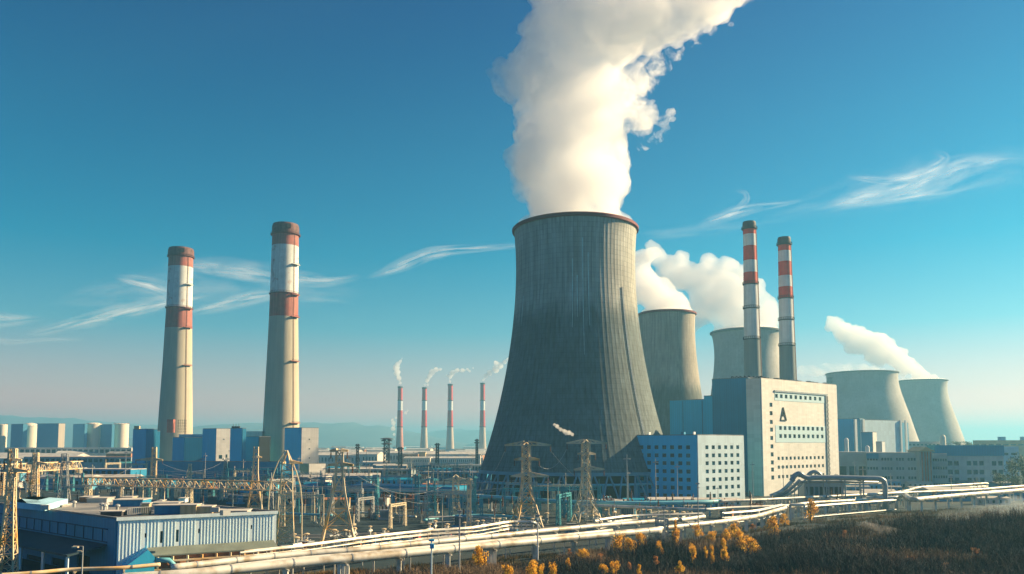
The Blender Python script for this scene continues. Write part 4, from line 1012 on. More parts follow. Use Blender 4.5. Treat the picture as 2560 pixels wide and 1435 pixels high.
def transformer(loc, m):
    t = thing('transformer', 'x', 'transformer', loc, 'transformers in the switchyard'); x, y = loc[0], loc[1]
    b = MB(); b.box((x, y, .3), (6, 4, .6)); b.box((x, y, 2.2), (4.6, 2.6, 3.2)); b.obj('tank', m, t)
    b = MB()
    for s in (-1, 1):
        for i in range(8): b.box((x - 1.9 + .55 * i, y + s * 1.75, 2.1), (.16, .7, 2.6))
    b.obj('radiator', M_steel, t)
    for i in range(3):
        b = MB(); b.lathe([(.3, 3.8)] + [(.34 if j % 2 else .18, 3.9 + .18 * j) for j in range(9)] + [(.06, 5.7)], 8, (x - 1.4 + 1.4 * i, y, 0)); b.obj('bushing', M_porcelain, t)
    b = MB(); b.tube([(x + .2, y + 1.1, 4.6), (x + 2.6, y + 1.1, 4.6)], .45, 10); b.obj('oil_drum', m, t); return t
def mast(loc, h, m):
    t = thing('light_mast', 'x', 'lamp post', loc, 'lamp and lightning masts'); x, y = loc[0], loc[1]
    b = MB(); b.tube([(x, y, 0), (x, y, h * .5), (x, y, h)], [.22, .17, .09], 7); b.obj('pole', m, t)
    b = MB(); b.beam((x - .9, y, h * .93), (x + .9, y, h * .93), .12)
    for dx in (-.9, -.3, .3, .9): b.box((x + dx, y - .15, h * .93 - .2), (.42, .4, .28))
    b.obj('lamp_head', M_steel, t); return t
def shed(loc, w, d, h, rz, m, mr, group='low sheds in the yard'):
    t = thing('yard_shed', 'x', 'shed', loc, group); x, y = loc[0], loc[1]
    b = MB(); b.box((x, y, h / 2), (w, d, h)); uv_wall(b.obj('wall', m, t))
    b = MB(); b.add([(x - w / 2 - .3, y - d / 2 - .3, h), (x + w / 2 + .3, y - d / 2 - .3, h), (x + w / 2 + .3, y + d / 2 + .3, h), (x - w / 2 - .3, y + d / 2 + .3, h), (x - w / 2 - .3, y, h + d * .12), (x + w / 2 + .3, y, h + d * .12)],
                  [(0, 1, 5, 4), (3, 4, 5, 2), (0, 4, 3), (1, 2, 5), (3, 2, 1, 0)]); b.obj('roof', mr, t)
    b = MB()
    for i in range(max(1, int(w / 4))): b.box((x - w / 2 + (i + .5) * w / max(1, int(w / 4)), y - d / 2 - .03, h * .5), (1.5, .1, h * .45))
    b.obj('door', M_glass, t); t.rotation_euler = (0, 0, rz); return t

taken = []
def spot(x0, x1, y0, y1, sep):
    for _ in range(200):
        x, y = rnd.uniform(x0, x1), rnd.uniform(y0, y1); q = gz(x, y)
        if all((q.x - a) ** 2 + (q.y - c) ** 2 > (sep + s) ** 2 / 4 for a, c, s in taken): taken.append((q.x, q.y, sep)); return (q.x, q.y, 0)
    return None
# keep-out circles: towers, hall footprints
for (x, y, r) in ((bbase.x, bbase.y, 118), (-70, 175, 74), (-95, 190, 60)): taken.append((x, y, r))
# yard zones in image space (x0, x1, y0, y1) on the ground
pal = [M_steel, M_pale, M_tealsteel, M_rust]
base_portals = [portal((0, 1000, 0), 0, 11, 9, m, nb) for m, nb in ((M_steel, 1), (M_tealsteel, 2), (M_pale, 1), (M_tealsteel, 1))]
P_all = []; first = [True] * 4
def put(protos, flags, loc, rz=None, scale=None):
    i = rnd.randrange(len(protos))
    if flags[i]: flags[i] = False; o = protos[i]; o.location = loc
    else: return copy_thing(protos[i], loc, rz, scale=scale)
    if rz is not None: o.rotation_euler = (0, 0, rz)
    if scale: o.scale = (scale,) * 3
    return o
for n_, z in ((40, (0, 700, 1186, 1270)), (34, (700, 1180, 1186, 1320)), (8, (1180, 1520, 1262, 1315)), (6, (0, 330, 1150, 1190))):
    for _ in range(n_):
        s = spot(*z, 7)
        if s: P_all.append(put(base_portals, first, s, rnd.choice((.1, .1, .12, -.35, 1.2)), rnd.uniform(.8, 1.25)))
label_by_place(P_all, 'steel portal gantry')
protos = [ins_post((0, 1000, 0), M_steel), ins_post((0, 1000, 0), M_pale)]; fl = [True] * 2; L_all = []
for n_, z in ((46, (0, 700, 1196, 1275)), (44, (740, 1240, 1195, 1320)), (34, (1240, 1900, 1268, 1300)), (10, (1900, 2240, 1262, 1285))):
    for _ in range(n_):
        s = spot(*z, 3)
        if s: L_all.append(put(protos, fl, s, rnd.uniform(0, 3), rnd.uniform(.8, 1.35)))
label_by_place(L_all, 'ribbed insulator post')
protos = [transformer((0, 1000, 0), M_hazeblue), transformer((0, 1000, 0), M_palegrey), transformer((0, 1000, 0), M_orange)]; fl = [True] * 3; T_all = []
for n_, z in ((10, (40, 700, 1200, 1265)), (10, (740, 1240, 1205, 1320)), (9, (1400, 1900, 1268, 1300))):
    for _ in range(n_):
        s = spot(*z, 7)
        if s: T_all.append(put(protos, fl, s, rnd.uniform(-.5, .5), rnd.uniform(.75, 1.1)))
label_by_place(T_all, 'transformer with cooling fins')
protos = [mast((0, 1000, 0), 14, M_pale), mast((0, 1000, 0), 19, M_steel)]; fl = [True] * 2; M_all = []
for n_, z in ((22, (0, 800, 1160, 1270)), (24, (800, 1240, 1150, 1325)), (10, (1240, 1900, 1260, 1305)), (10, (1900, 2560, 1225, 1270))):
    for _ in range(n_):
        s = spot(*z, 3)
        if s: M_all.append(put(protos, fl, s, rnd.uniform(-.6, .6), rnd.uniform(.7, 1.15)))
label_by_place(M_all, 'slender lamp mast')
protos = [shed((0, 1000, 0), 20, 9, 4.5, 0, M_palegrey, M_roof_lt), shed((0, 1000, 0), 14, 8, 4, 0, M_blue2, M_roof), shed((0, 1000, 0), 30, 11, 6, 0, M_hazeblue, M_roof_lt), shed((0, 1000, 0), 10, 6, 3.4, 0, M_tan, M_orange), shed((0, 1000, 0), 24, 10, 5, 0, M_blueblock, M_roof_blue)]
fl = [True] * 5; S_all = []
for n_, z, sc_ in ((22, (0, 700, 1172, 1262), 1), (26, (760, 1200, 1166, 1300), 1), (10, (1380, 1900, 1262, 1292), .6), (18, (2100, 2560, 1215, 1262), .8)):
    for _ in range(n_):
        s = spot(*z, 18 * sc_)
        if s: S_all.append(put(protos, fl, s, rnd.uniform(-.25, .15), rnd.uniform(.75, 1.1) * sc_))
label_by_place(S_all, 'low yard shed')
# distant works: low buildings out to the horizon
protos = [shed((0, 1000, 0), 60, 24, 12, 0, M_tank, M_roof_lt, 'distant works buildings'), shed((0, 1000, 0), 40, 30, 16, 0, M_hazeblue, M_roof, 'distant works buildings'), shed((0, 1000, 0), 110, 26, 11, 0, M_palegrey, M_roof_lt, 'distant works buildings'), shed((0, 1000, 0), 26, 20, 13, 0, M_orange, M_roof, 'distant works buildings')]
fl = [True] * 4; D_all = []
for n_, z in ((46, (0, 400, 1126, 1166)), (70, (790, 1230, 1124, 1160)), (16, (2380, 2560, 1118, 1126))):
    for _ in range(n_):
        s = spot(*z, 34)
        if s: D_all.append(put(protos, fl, s, rnd.uniform(-.3, .3), rnd.uniform(.55, 1.1)))
label_by_place(D_all, 'distant low works building')
for o in P_all + L_all + T_all + M_all + S_all + D_all: pass

# busbar wires across the yard
for i in range(90):
    x = rnd.uniform(0, 1150); y = rnd.uniform(1186, 1300); a = gz(x, y); L_ = rnd.uniform(20, 48); h = rnd.uniform(7.5, 12)
    a.z = h; q = a + Vector((L_, rnd.uniform(-4, 6), rnd.uniform(-.6, .6)))
    if (a.xy - bbase.xy).length < 60 or (q.xy - bbase.xy).length < 60: continue
    w_ = wire(a, q, rnd.uniform(.5, 1.6), 'x', .06, 'switchyard busbar wires'); taken_w = w_
ws = [o for o in col.objects if o.get('group') == 'switchyard busbar wires']; label_by_place(ws, 'taut busbar wire')

# dark teal pump hall with blue bands in the middle of the yard
T = longhouse('long dark teal open hall with pale blue beams, middle of the yard', 862, 1142, 1213, 345, 330, M_blue2, (1240,), 9, M_roof_blue, name='pump_hall', wh=5.5, glass=M_dark)
b = MB(); w_ = T[1]; w_.slab(b, -1, T[2] + 1, T[3] - 2.4, T[3] - .9, .5, 1.1); w_.slab(b, -1, T[2] + 1, .6, 1.3, .5, 1.0)
for i in range(10): w_.slab(b, T[2] * i / 9 - .3, T[2] * i / 9 + .3, 0, T[3] - 2.4, .5, .9)
b.obj('beam', M_pipe_blue, T[0])
for lab, xl, xr, yt, D, m, mr, nw in (('low cream hall with dark slot windows, between far chimneys and tallest tower', 1033, 1212, 1161, 760, M_tank, M_roof_lt, 22), ('long dark hall under the cream hall, left of the tallest tower', 1050, 1215, 1180, 560, M_blue2, M_roof, 16),
        ('low grey hall in the yard behind the wide-footed ochre pylon', 815, 1030, 1172, 640, M_dist, M_roof_lt, 18), ('faint long hall below the far silos', 10, 330, 1119, 1100, M_tank, M_roof_lt, 24), ('low brown hall left of the narrow blue tower block', 60, 330, 1142, 780, M_dist, M_orange, 20),
        ('long blue shed behind the gantry at far left', 120, 330, 1172, 520, M_blue2, M_roof_lt, 14)):
    longhouse(lab, xl, xr, yt, D, D * .98, m, (yt + 9,), nw, mr, name='yard_hall', wh=2.2 * D / 500, glass=M_dark)
# two coloured boxes on the plain
for x, y, w_, h_, D, m, lab in ((1056, 1137, 17, 12, 1100, M_tan, 'small square tan building below the second far chimney'), (1197, 1143, 9, 12, 1000, M_tank, 'small cream block beside the edge of the tallest tower'), (934, 1136, 18, 5, 1150, M_red, 'low bright red roofed hut far out on the plain')):
    q = px(x, y, D); k = m_per_px(D); t = thing('plain_hut', lab, 'hut', (q.x, q.y, 0)); MB().box((q.x, q.y, (q.z + h_ * k / 2) / 2), (w_ * k, 14, q.z + h_ * k / 2)).obj('wall', m, t); MB().box((q.x, q.y, q.z + h_ * k / 2 + .4), (w_ * k + 2, 16, .8)).obj('roof', m if m is M_red else M_roof_lt, t)
# ================================================================== pipelines in front
def smooth_path(P, n=8):
    out = []
    for i in range(len(P) - 1):
        p0, p1, p2, p3 = P[max(i - 1, 0)], P[i], P[i + 1], P[min(i + 2, len(P) - 1)]
        for j in range(n):
            t = j / n; out.append(.5 * ((2 * p1) + (p2 - p0) * t + (2 * p0 - 5 * p1 + 4 * p2 - p3) * t * t + (3 * p1 - p0 - 3 * p2 + p3) * t ** 3))
    out.append(P[-1]); return out
def pipeline(label, pts, z, r, m, step=9, post=.45, postm=None, skip_post=False, double=False, bands=True, name='pipeline', group=None, gz0=0):
    """pts image points of the pipe axis, all at height z (or per-point (x, y, z))"""
    P = [gz(p[0], p[1], p[2] if len(p) > 2 else z) for p in pts]; path = smooth_path(P)
    c = sum((p for p in path), Vector()) / len(path); t = thing(name, label, 'pipeline', (c.x, c.y, 0), group)
    MB().tube(path, r, 14).obj('pipe', m, t, smooth=True)
    acc = 0; nxt = step * .4; posts = []; b2 = MB(); nb = 0
    for a, q in zip(path, path[1:]):
        L_ = (q - a).length; d = (q - a).normalized()
        while acc + L_ > nxt:
            p = a + d * (nxt - acc); nxt += step; posts.append((p, d))
        acc += L_
    for i, (p, d) in enumerate(posts):
        g = max(ground_z(p.x, p.y), 0) - .3
        if not skip_post:
            b = MB(); s = Vector((-d.y, d.x, 0)).normalized()
            top = p.z - r
            if double and i % 3 == 0:
                for o_ in (-1.1, -.3, .5): b.beam((p.x + d.x * o_, p.y + d.y * o_, g), (p.x + d.x * o_, p.y + d.y * o_, top), post * .7)
            else: b.beam((p.x, p.y, g), (p.x, p.y, top), post)
            b.beam(p + s * (r + .5) - Vector((0, 0, r + .12)), p - s * (r + .5) - Vector((0, 0, r + .12)), .3)
            b.obj('support_post', postm or m, t)
        if bands: b2.tube([p - d * .12 + d * 1.3, p + d * .12 + d * 1.3], r * 1.07, 14)
    if bands and b2.v: b2.obj('joint_band', M_pipe_grey, t)
    return t
A_pts = [(300, 1446), (460, 1436), (600, 1422), (751, 1407), (903, 1394), (1054, 1380), (1180, 1368), (1300, 1357), (1392, 1348), (1528, 1336), (1650, 1325)]
pipeline('thick cream pipe nearest the camera, on white posts along the bottom', A_pts, 4.2, .82, M_pipe, step=11, post=.85, double=True)
pipeline('second thick cream pipe, running just behind the nearest one', [(430, 1419), (600, 1400), (751, 1385), (903, 1373), (1054, 1358), (1240, 1340), (1344, 1329), (1513, 1313), (1692, 1299)], 5.0, .58, M_pipe, step=7, post=.3)
pipeline('flat pale conduit lying between the two nearest cream pipes', [(470, 1430), (700, 1402), (903, 1384), (1054, 1370), (1240, 1352), (1400, 1339), (1530, 1326)], 4.4, .40, M_pipe, step=8, post=.25, bands=False)
pipeline('cream pipe curving right from the near pair towards the cream offices', [(1640, 1322), (1735, 1312), (1820, 1302), (1891, 1290), (1940, 1276), (1985, 1264), (2030, 1257), (2133, 1251), (2255, 1242)], 4.5, .60, M_pipe, step=6.5, post=.8)
pipeline('long blue-shaded pipe passing in front of the tallest tower foot', [(1120, 1236), (1180, 1240), (1300, 1247), (1422, 1255), (1580, 1258), (1740, 1256), (1800, 1253)], 5.0, .75, M_pipe_blue, step=12, post=.5)
pipeline('upper cream pipe sweeping below the grid-windowed block to the right edge rails', [(1798, 1253), (1890, 1250), (1970, 1246), (2133, 1238), (2248, 1230), (2290, 1220), (2315, 1217), (2390, 1213), (2467, 1208)], 5.5, .52, M_pipe, step=14, post=.35)
pipeline('middle white pipe below the grid-windowed block', [(1438, 1262), (1590, 1268), (1744, 1274), (1820, 1270), (1973, 1264)], 4.2, .50, M_pipe, step=10, post=.4)
pipeline('thick cream pipe rising out of a dip and leaving at the right edge', [(2257, 1231), (2266, 1240), (2282, 1248), (2315, 1246), (2380, 1240), (2437, 1235), (2500, 1230), (2600, 1222), (2950, 1196)], 5.5, .85, M_pipe, step=11, post=.65)
pipeline('upper cream pipe beside the right edge, above the thick one', [(2170, 1236), (2255, 1232), (2330, 1229), (2406, 1226), (2480, 1221), (2600, 1212), (2950, 1188)], 6.5, .50, M_pipe, step=16, post=.35)
pipeline('short cream pipe stub with bend among the yard fittings', [(1700, 1300), (1730, 1296), (1760, 1291)], 5.0, .55, M_pipe, step=6, post=.4, bands=False)
pipeline('thin ochre pipe along the bottom left corner', [(0, 1438), (90, 1432), (180, 1424), (300, 1420), (400, 1411)], 3.0, .35, M_rust, step=8, post=.25)
pipeline('low pale pipe bundle in the yard left of the drooping pylon', [(870, 1281), (940, 1283), (1000, 1289), (1040, 1292)], 1.6, .35, M_pipe, step=8, post=.25, bands=False)
pipeline('curved pale pipe crossing the yard to the tallest tower foot', [(1060, 1300), (1130, 1291), (1200, 1288), (1290, 1292), (1350, 1300)], 2.2, .40, M_pipe_blue, step=8, post=.25, bands=False)
pipeline('teal pipe low in the yard behind the light blue warehouse', [(560, 1268), (640, 1276), (720, 1283), (830, 1288)], 3, .35, M_pipe_blue, step=8, post=.25, bands=False)
# big grey pipe loop with humps, bending down to the ground
D = 300
P = [px(1979, 1202, D), px(1986, 1190, D), px(1998, 1184, D), px(2008, 1190, D), px(2022, 1195, D), px(2040, 1194, D), px(2103, 1194, D), px(2180, 1196, D), px(2200, 1197, D), px(2210, 1203, D), px(2213, 1215, D), px(2213, 1250, D), px(2213, 1280, D)]
path = smooth_path(P[:7]) + smooth_path(P[7:10])[1:] + P[10:]
path[-1].z = -.2; t = thing('grey_pipe_loop', 'thick grey pipe humped at left, running level and bending straight down to the ground', 'pipeline', (path[-1].x, path[-1].y, 0))
MB().tube(path, .95, 16).obj('pipe', M_pipe_grey, t, smooth=True)
MB().tube(smooth_path([px(2014, 1198, 304), px(2024, 1184, 304), px(2037, 1179, 304), px(2050, 1186, 304), px(2054, 1198, 304)]), .7, 14).obj('hump_pipe', M_pipe_grey, t, smooth=True)
MB().tube([px(2000, 1205, 303), px(2100, 1204, 303), px(2195, 1206, 303)], .5, 12).obj('lower_pipe', M_pipe_grey, t, smooth=True)
for x in (2020, 2066, 2112, 2158):
    q = px(x, 1200, D); b = MB(); b.beam((q.x, q.y, 0), (q.x, q.y, q.z), .4); b.beam((q.x, q.y + 3, 0), (q.x, q.y + 3, q.z), .4); b.beam((q.x, q.y - .5, q.z - .6), (q.x, q.y + 3.5, q.z - .6), .35)
    b.beam((q.x, q.y, 1), (q.x, q.y + 3, q.z - 1), .2); b.obj('support_post', M_steel, t)
# sloping conveyor/duct running down from the hump at the cream offices
b = MB(); t = thing('sloping_duct', 'ragged pale duct sloping down left from the grey pipe hump before the cream offices', 'duct', (*px(1940, 1200, 325).xy, 0))
for i, (xa, ya, xb, yb) in enumerate(((1985, 1198, 1926, 1240), (2000, 1200, 1935, 1243), (2014, 1200, 1950, 1243))):
    p, q = px(xa, ya, 322 + i), px(xb, yb, 322 + i); b = MB(); b.tube(smooth_path([p, (p + q) / 2 + Vector((0, 0, -1.2)), q]), .8 - .15 * i, 10); b.obj('duct', M_pipe if i != 1 else M_pipe_grey, t)
b = MB()
for i in range(8): p = px(1932 + 9 * i, 1240 - 5 * i, 324); b.beam((p.x, p.y, 0), (p.x, p.y, p.z), .3); b.beam((p.x - 2, p.y, p.z - .5), (p.x + 2, p.y, p.z - .5), .3)
b.obj('trestle', M_steel, t)
# pipe-rack hall with roof under the loop
T = longhouse('pale slatted shed roof standing under the grey pipe loop', 2010, 2105, 1206, 325, 322, M_pipe_grey, (1228,), 8, M_roof_lt, name='pipe_shed', wh=3.5, glass=M_dark)

# walkway rails and ladders of uprights along the pipes
def rack(label, pts, z, h, step, m, rails=3, w=.12, name='pipe_walkway', deep=2.2):
    P = smooth_path([gz(x, y, z) for x, y in pts], 6); c = sum(P, Vector()) / len(P); t = thing(name, label, 'walkway', (c.x, c.y, 0))
    b = MB()
    for side in (0, deep):
        for k in range(rails):
            b.tube([p + Vector((0, side, -h * k / (rails - 1))) for p in P], w if k else w * 1.7, 6)
    b.obj('rail', m, t)
    acc = 0; nxt = 0; b = MB(); u = MB()
    for a, q in zip(P, P[1:]):
        L_ = (q - a).length; d = (q - a).normalized()
        while acc + L_ > nxt:
            p = a + d * (nxt - acc); nxt += step
            for side in (0, deep): u.beam(p + Vector((0, side, 0)), p + Vector((0, side, -h)), w * .9)
            b.beam((p.x, p.y, -.1), (p.x, p.y, p.z - h), w * 1.6) if int(nxt / step) % 4 == 0 else None
            u.beam(p + Vector((0, 0, -h)), p + Vector((0, deep, -h)), w)
        acc += L_
    u.obj('upright', m, t); b.obj('leg', m, t)
    # grating
    g = MB(); V = []
    for p in P: V += [p + Vector((0, .1, -h + .1)), p + Vector((0, deep - .1, -h + .1))]
    g.add(V, [(2 * i, 2 * i + 1, 2 * i + 3, 2 * i + 2) for i in range(len(P) - 1)]); g.obj('grating', M_steel, t)
    return t
rack('long railed walkway with pale pipe behind the two nearest cream pipes', [(600, 1382), (751, 1366), (903, 1346), (1054, 1329), (1180, 1320), (1271, 1306), (1331, 1305)], 5.6, 2.6, 2.6, M_pipe, rails=4)
rack('railed walkway in the yard below the grid-windowed block', [(1500, 1300), (1580, 1290), (1680, 1287), (1760, 1284)], 5.2, 2.2, 2.4, M_steel)
rack('railed cage walkway beside the curving cream pipe', [(1810, 1284), (1850, 1281), (1900, 1276), (1960, 1262)], 5.6, 2.6, 3, M_steel)
rack('white railed walkway sweeping to the right edge under the upper pipe', [(2290, 1221), (2340, 1217), (2400, 1213), (2470, 1209)], 5.2, 2.6, 6, M_pipe, rails=3, w=.2)
rack('low railed walkway across the yard left of the tallest tower', [(1070, 1294), (1150, 1292), (1230, 1296)], 3.0, 1.6, 2.4, M_steel)
rack('dark railed walkway beneath the sweeping pipe at the cream offices', [(2010, 1268), (2080, 1262), (2160, 1256), (2240, 1250)], 4.6, 3.4, 4, M_steel, rails=2)
# end bend of the walkway pipe
P = smooth_path([gz(1325, 1306, 5.6), gz(1338, 1308, 5.3), gz(1346, 1316, 4), gz(1350, 1328, 2)], 6)
b = MB(); b.tube(P, .4, 10); tag(b.obj('pipe_bend', M_pipe_grey, smooth=True), 'short grey pipe bending down at the end of the long walkway', 'pipe')

# short vertical fittings and small white posts in the yard before the blocks
protos = []
def valve(loc, m):
    t = thing('valve_station', 'x', 'valve', loc, 'valve stations beside the pipes'); x, y = loc[0], loc[1]
    b = MB(); b.tube([(x, y, 0), (x, y, 2.2)], .3, 8); b.tube([(x - 1.2, y, 1.2), (x + 1.2, y, 1.2)], .34, 8); b.obj('pipe_tee', m, t)
    b = MB(); b.lathe([(.1, 2.2), (.6, 2.4), (.6, 2.55), (.1, 2.7)], 12, (x, y, 0)); b.obj('hand_wheel', M_rust, t); return t
protos = [valve((0, 1000, 0), M_pipe), valve((0, 1000, 0), M_pipe_grey)]; fl = [True] * 2; V_all = []
for _ in range(60):
    x = rnd.uniform(640, 1900); yl = np.interp(x, [600, 1240, 1900], [1372, 1306, 1285]); q = gz(x, yl - rnd.uniform(2, 26) + 24); 
    if (q.xy - bbase.xy).length < 60: continue
    V_all.append(put(protos, fl, (q.x, q.y, 0), rnd.uniform(0, 3), rnd.uniform(.7, 1.3)))
label_by_place(V_all, 'small valve station')
# heaps of scrap and crates along the walkway
def crate(loc, m):
    x, y = loc[0], loc[1]; t = thing('steel_crate', 'x', 'crate', loc, 'crates and bins beside the walkway')
    b = MB(); b.box((x, y, .75), (2.2, 1.5, 1.3)); b.obj('box', m, t)
    b = MB()
    for dx in (-1.1, -.37, .37, 1.1): b.box((x + dx, y - .78, .75), (.12, .08, 1.5))
    b.box((x, y, 1.46), (2.4, 1.7, .12)); b.obj('frame', M_steel, t); return t
protos = [crate((0, 1000, 0), m) for m in (M_orange, M_white, M_blue2, M_red)]; fl = [True] * 4; C_all = []
for _ in range(56):
    x = rnd.uniform(380, 1500); yl = np.interp(x, [380, 700, 1240, 1500], [1404, 1372, 1332, 1318]); q = gz(x, yl + rnd.uniform(0, 14))
    if (q.xy - bbase.xy).length < 60: continue
    C_all.append(put(protos, fl, (q.x, q.y, 0), rnd.uniform(-.4, .4), rnd.uniform(.6, 1.4)))
label_by_place(C_all, 'steel crate')

# ================================================================== light blue warehouse, bottom left
c0 = gz(295, 1298, 11.0); Hh = 11.0
def wz(x, y): p = gz(x, y, 11.0); return (p.x, p.y)
Lp, Rp = wz(20, 1263), wz(690, 1281)
Lp = (c0.x + (Lp[0] - c0.x) * 1.12, c0.y + (Lp[1] - c0.y) * 1.12)
cn = (c0.x, c0.y); aw = Wall(cn, Vector(Rp) - Vector(cn)); al = Wall(cn, Vector(Lp) - Vector(cn))
hs = [cell(aw, 363, 1338, 4.5, 11), cell(aw, 403, 1342, 8, 30), cell(aw, 442.5, 1339, 8, 31), cell(aw, 496.5, 1327, 4.5, 12), cell(aw, 627.5, 1317, 4, 10)]
# left wall: loading bays below a canopy
hl = [cell(al, 94, 1415, 46, 42), cell(al, 150, 1417, 34, 36), cell(al, 214, 1413, 34, 44)]
hl = [(a, b_, .05, d_) for a, b_, c_, d_ in hl]
t, al, aw, lnl, lnr = solid('warehouse', 'large light blue ribbed warehouse with cluttered flat roof, bottom left', 'warehouse', cn, Lp, Rp, Hh, M_blue2, M_ltblue, M_roof, holesL=hl, holesR=hs)  # left wall's shade is put into its darker blue
WH = t
windows(t, aw, hs, M_glass); windows(t, al, hl, M_dark, name='loading_door')
b = MB()   # vertical battens and girt lines on the shaded wall
z0, z1 = al.at(60, 1340)[1], 9.0
z0 = 6.6
for i in range(13): tt = 5 + i * (lnl - 8) / 13; al.slab(b, tt - .08, tt + .08, z0, 8.9, .46, .58)
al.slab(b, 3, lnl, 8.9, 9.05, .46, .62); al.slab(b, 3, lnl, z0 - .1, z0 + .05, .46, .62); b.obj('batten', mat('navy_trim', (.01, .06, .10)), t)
b = MB()   # real ribs on the sunlit wall
n_ = int(lnr / .6)
for i in range(n_):
    tt = .3 + i * .6
    if any(h[0] - .15 < tt < h[1] + .15 for h in hs): continue
    aw.slab(b, tt - .06, tt + .06, .1, Hh - .3, .452, .52)
b.obj('rib', M_ltblue, t)
b = MB(); aw.slab(b, -.3, lnr + .2, Hh - .25, Hh + .35, .452, .75); b.obj('eaves_trim', M_ltblue, t)
# canopy over the loading bays
b = MB(); q0, q1 = al.p(3, 6.2, .5), al.p(lnl, 6.2, .5); e0, e1 = al.p(3, 4.9, 7.5), al.p(lnl, 4.9, 7.5)
V = [q0, q1, e1, e0] + [p - Vector((0, 0, .35)) for p in (q0, q1, e1, e0)]
b.add(V, [(0, 1, 2, 3), (7, 6, 5, 4), (0, 4, 5, 1), (1, 5, 6, 2), (2, 6, 7, 3), (3, 7, 4, 0)]); b.obj('canopy', mat('dark_canopy', (.02, .05, .07), var=.2), t)
for i in range(6): p = al.p(4 + i * (lnl - 6) / 5, 0, 7.0); b = MB(); b.beam((p.x, p.y, 0), (p.x, p.y, 4.7), .45); b.obj('canopy_post', M_ltblue, t)
# things on the roof (fixed plant, parts of the building)
def roofbox(x0, x1, yt, yb, dep, m, name='roof_house', mr=None):
    """fixed roof plant seen between image columns x0..x1, foot at image row yb on the roof, top at row yt"""
    q = gz((x0 + x1) / 2, yb, Hh); k = m_per_px(q.y); w, h = (x1 - x0) * k, (yb - yt) * k
    b = MB(); b.box((q.x, q.y + dep / 2, Hh + h / 2 - .2), (w, dep, h + .3), .12); uv_wall(b.obj(name, m, t))
    b = MB(); b.box((q.x, q.y + dep / 2, Hh + h), (w + .4, dep + .4, .16), .12); b.obj(name + '_roof', mr or M_roof_lt, t)
for a in ((448, 486, 1263, 1287, 3.5, M_tan), (486, 524, 1267, 1286, 3.5, M_tan), (384, 447, 1264, 1286, 4, M_blue2), (352, 370, 1259, 1287, 1.5, M_tan), (280, 350, 1250, 1266, 6, M_blue2), (376, 440, 1257, 1262, 4, M_roof_lt),
          (300, 326, 1243, 1250, 4, M_tan), (196, 226, 1243, 1254, 4, M_orange), (215, 262, 1246, 1256, 5, M_roof_lt), (250, 300, 1279, 1290, 3, M_soot), (24, 80, 1256, 1262, 5, M_roof), (110, 150, 1264, 1268, 5, M_roof), (530, 610, 1278, 1283, 5, M_roof_lt), (392, 402, 1252, 1258, 3, M_tan), (445, 460, 1246, 1253, 3, M_white)): roofbox(*a)
b = MB(); A1, A2_, A3, A4 = [gz(x, y, Hh + 1.4) for x, y in ((26, 1254), (80, 1240), (170, 1247), (112, 1262))]
b.add([A1, A2_, A3, A4] + [p - Vector((0, 0, 1.3)) for p in (A1, A2_, A3, A4)], [(0, 1, 2, 3), (3, 2, 1, 0), (0, 4, 5, 1), (1, 5, 6, 2), (2, 6, 7, 3), (3, 7, 4, 0)]); b.obj('skylight', mat('pale_blue_sheet', (.36, .62, .74), var=.2, scale=.2), t)
b = MB()
for i in range(12): p = gz(318 + i * 5.6, 1286 - .4 * i, Hh + .4); b.beam(p, p + Vector((0, 0, 1.2)), .09)
b.beam(gz(318, 1286, Hh + .4) + Vector((0, 0, 1.2)), gz(380, 1281.6, Hh + .4) + Vector((0, 0, 1.2)), .1); b.obj('roof_railing', M_steel, t)
for i in range(14):
    x = 110 + rnd.random() * 480; y = 1262 + (x - 100) * .035 + rnd.random() * 12; p = gz(x, y, Hh + .4); b = MB()
    if i % 2: b.lathe([(.3, 0), (.3, .9), (.55, 1.0), (.5, 1.3), (.02, 1.5)], 10, p)
    else: b.box(p + Vector((0, 0, .5)), (1.6, 1.1, 1.0), rnd.random())
    b.obj('roof_vent', M_steel if i % 3 else M_roof_lt, t)
# lean-to and sloping roof shed along the sunlit wall
def wallbox(name, label, cat, ta, tb, oa, ob, za, zb_in, zb_out, m, mr):
    T_ = thing(name, label, cat, (*aw.p((ta + tb) / 2, 0, (oa + ob) / 2).xy, 0)); b = MB()
    V = [aw.p(ta, 0, oa), aw.p(tb, 0, oa), aw.p(tb, 0, ob), aw.p(ta, 0, ob), aw.p(ta, zb_in, oa), aw.p(tb, zb_in, oa), aw.p(tb, zb_out, ob), aw.p(ta, zb_out, ob)]
    b.add(V, [(0, 1, 2, 3), (7, 6, 5, 4), (0, 4, 5, 1), (1, 5, 6, 2), (2, 6, 7, 3), (3, 7, 4, 0)]); uv_wall(b.obj('wall', m, T_))
    b = MB(); V = [aw.p(ta - .4, zb_in + .05, oa), aw.p(tb + .4, zb_in + .05, oa), aw.p(tb + .4, zb_out, ob + .5), aw.p(ta - .4, zb_out, ob + .5)]; V += [p + Vector((0, 0, .25)) for p in V]
    b.add(V, [(3, 2, 1, 0), (4, 5, 6, 7), (0, 1, 5, 4), (1, 2, 6, 5), (2, 3, 7, 6), (3, 0, 4, 7)]); b.obj('roof', mr, T_); return T_
s0 = aw.at(372, 1380)[0]
T = wallbox('lean_to', 'low lean-to shed with grey green roof along the light blue warehouse', 'shed', s0, lnr - 1, .8, 4.2, 0, 5.2, 4.2, M_orange, mat('grey_green_roof', (.16, .19, .16), var=.2, scale=.3))
b = MB()
for i in range(9): p = aw.p(s0 + 1 + i * (lnr - s0 - 3) / 8, 0, 4.7); b.beam((p.x, p.y, 0), (p.x, p.y, 4.1), .35)
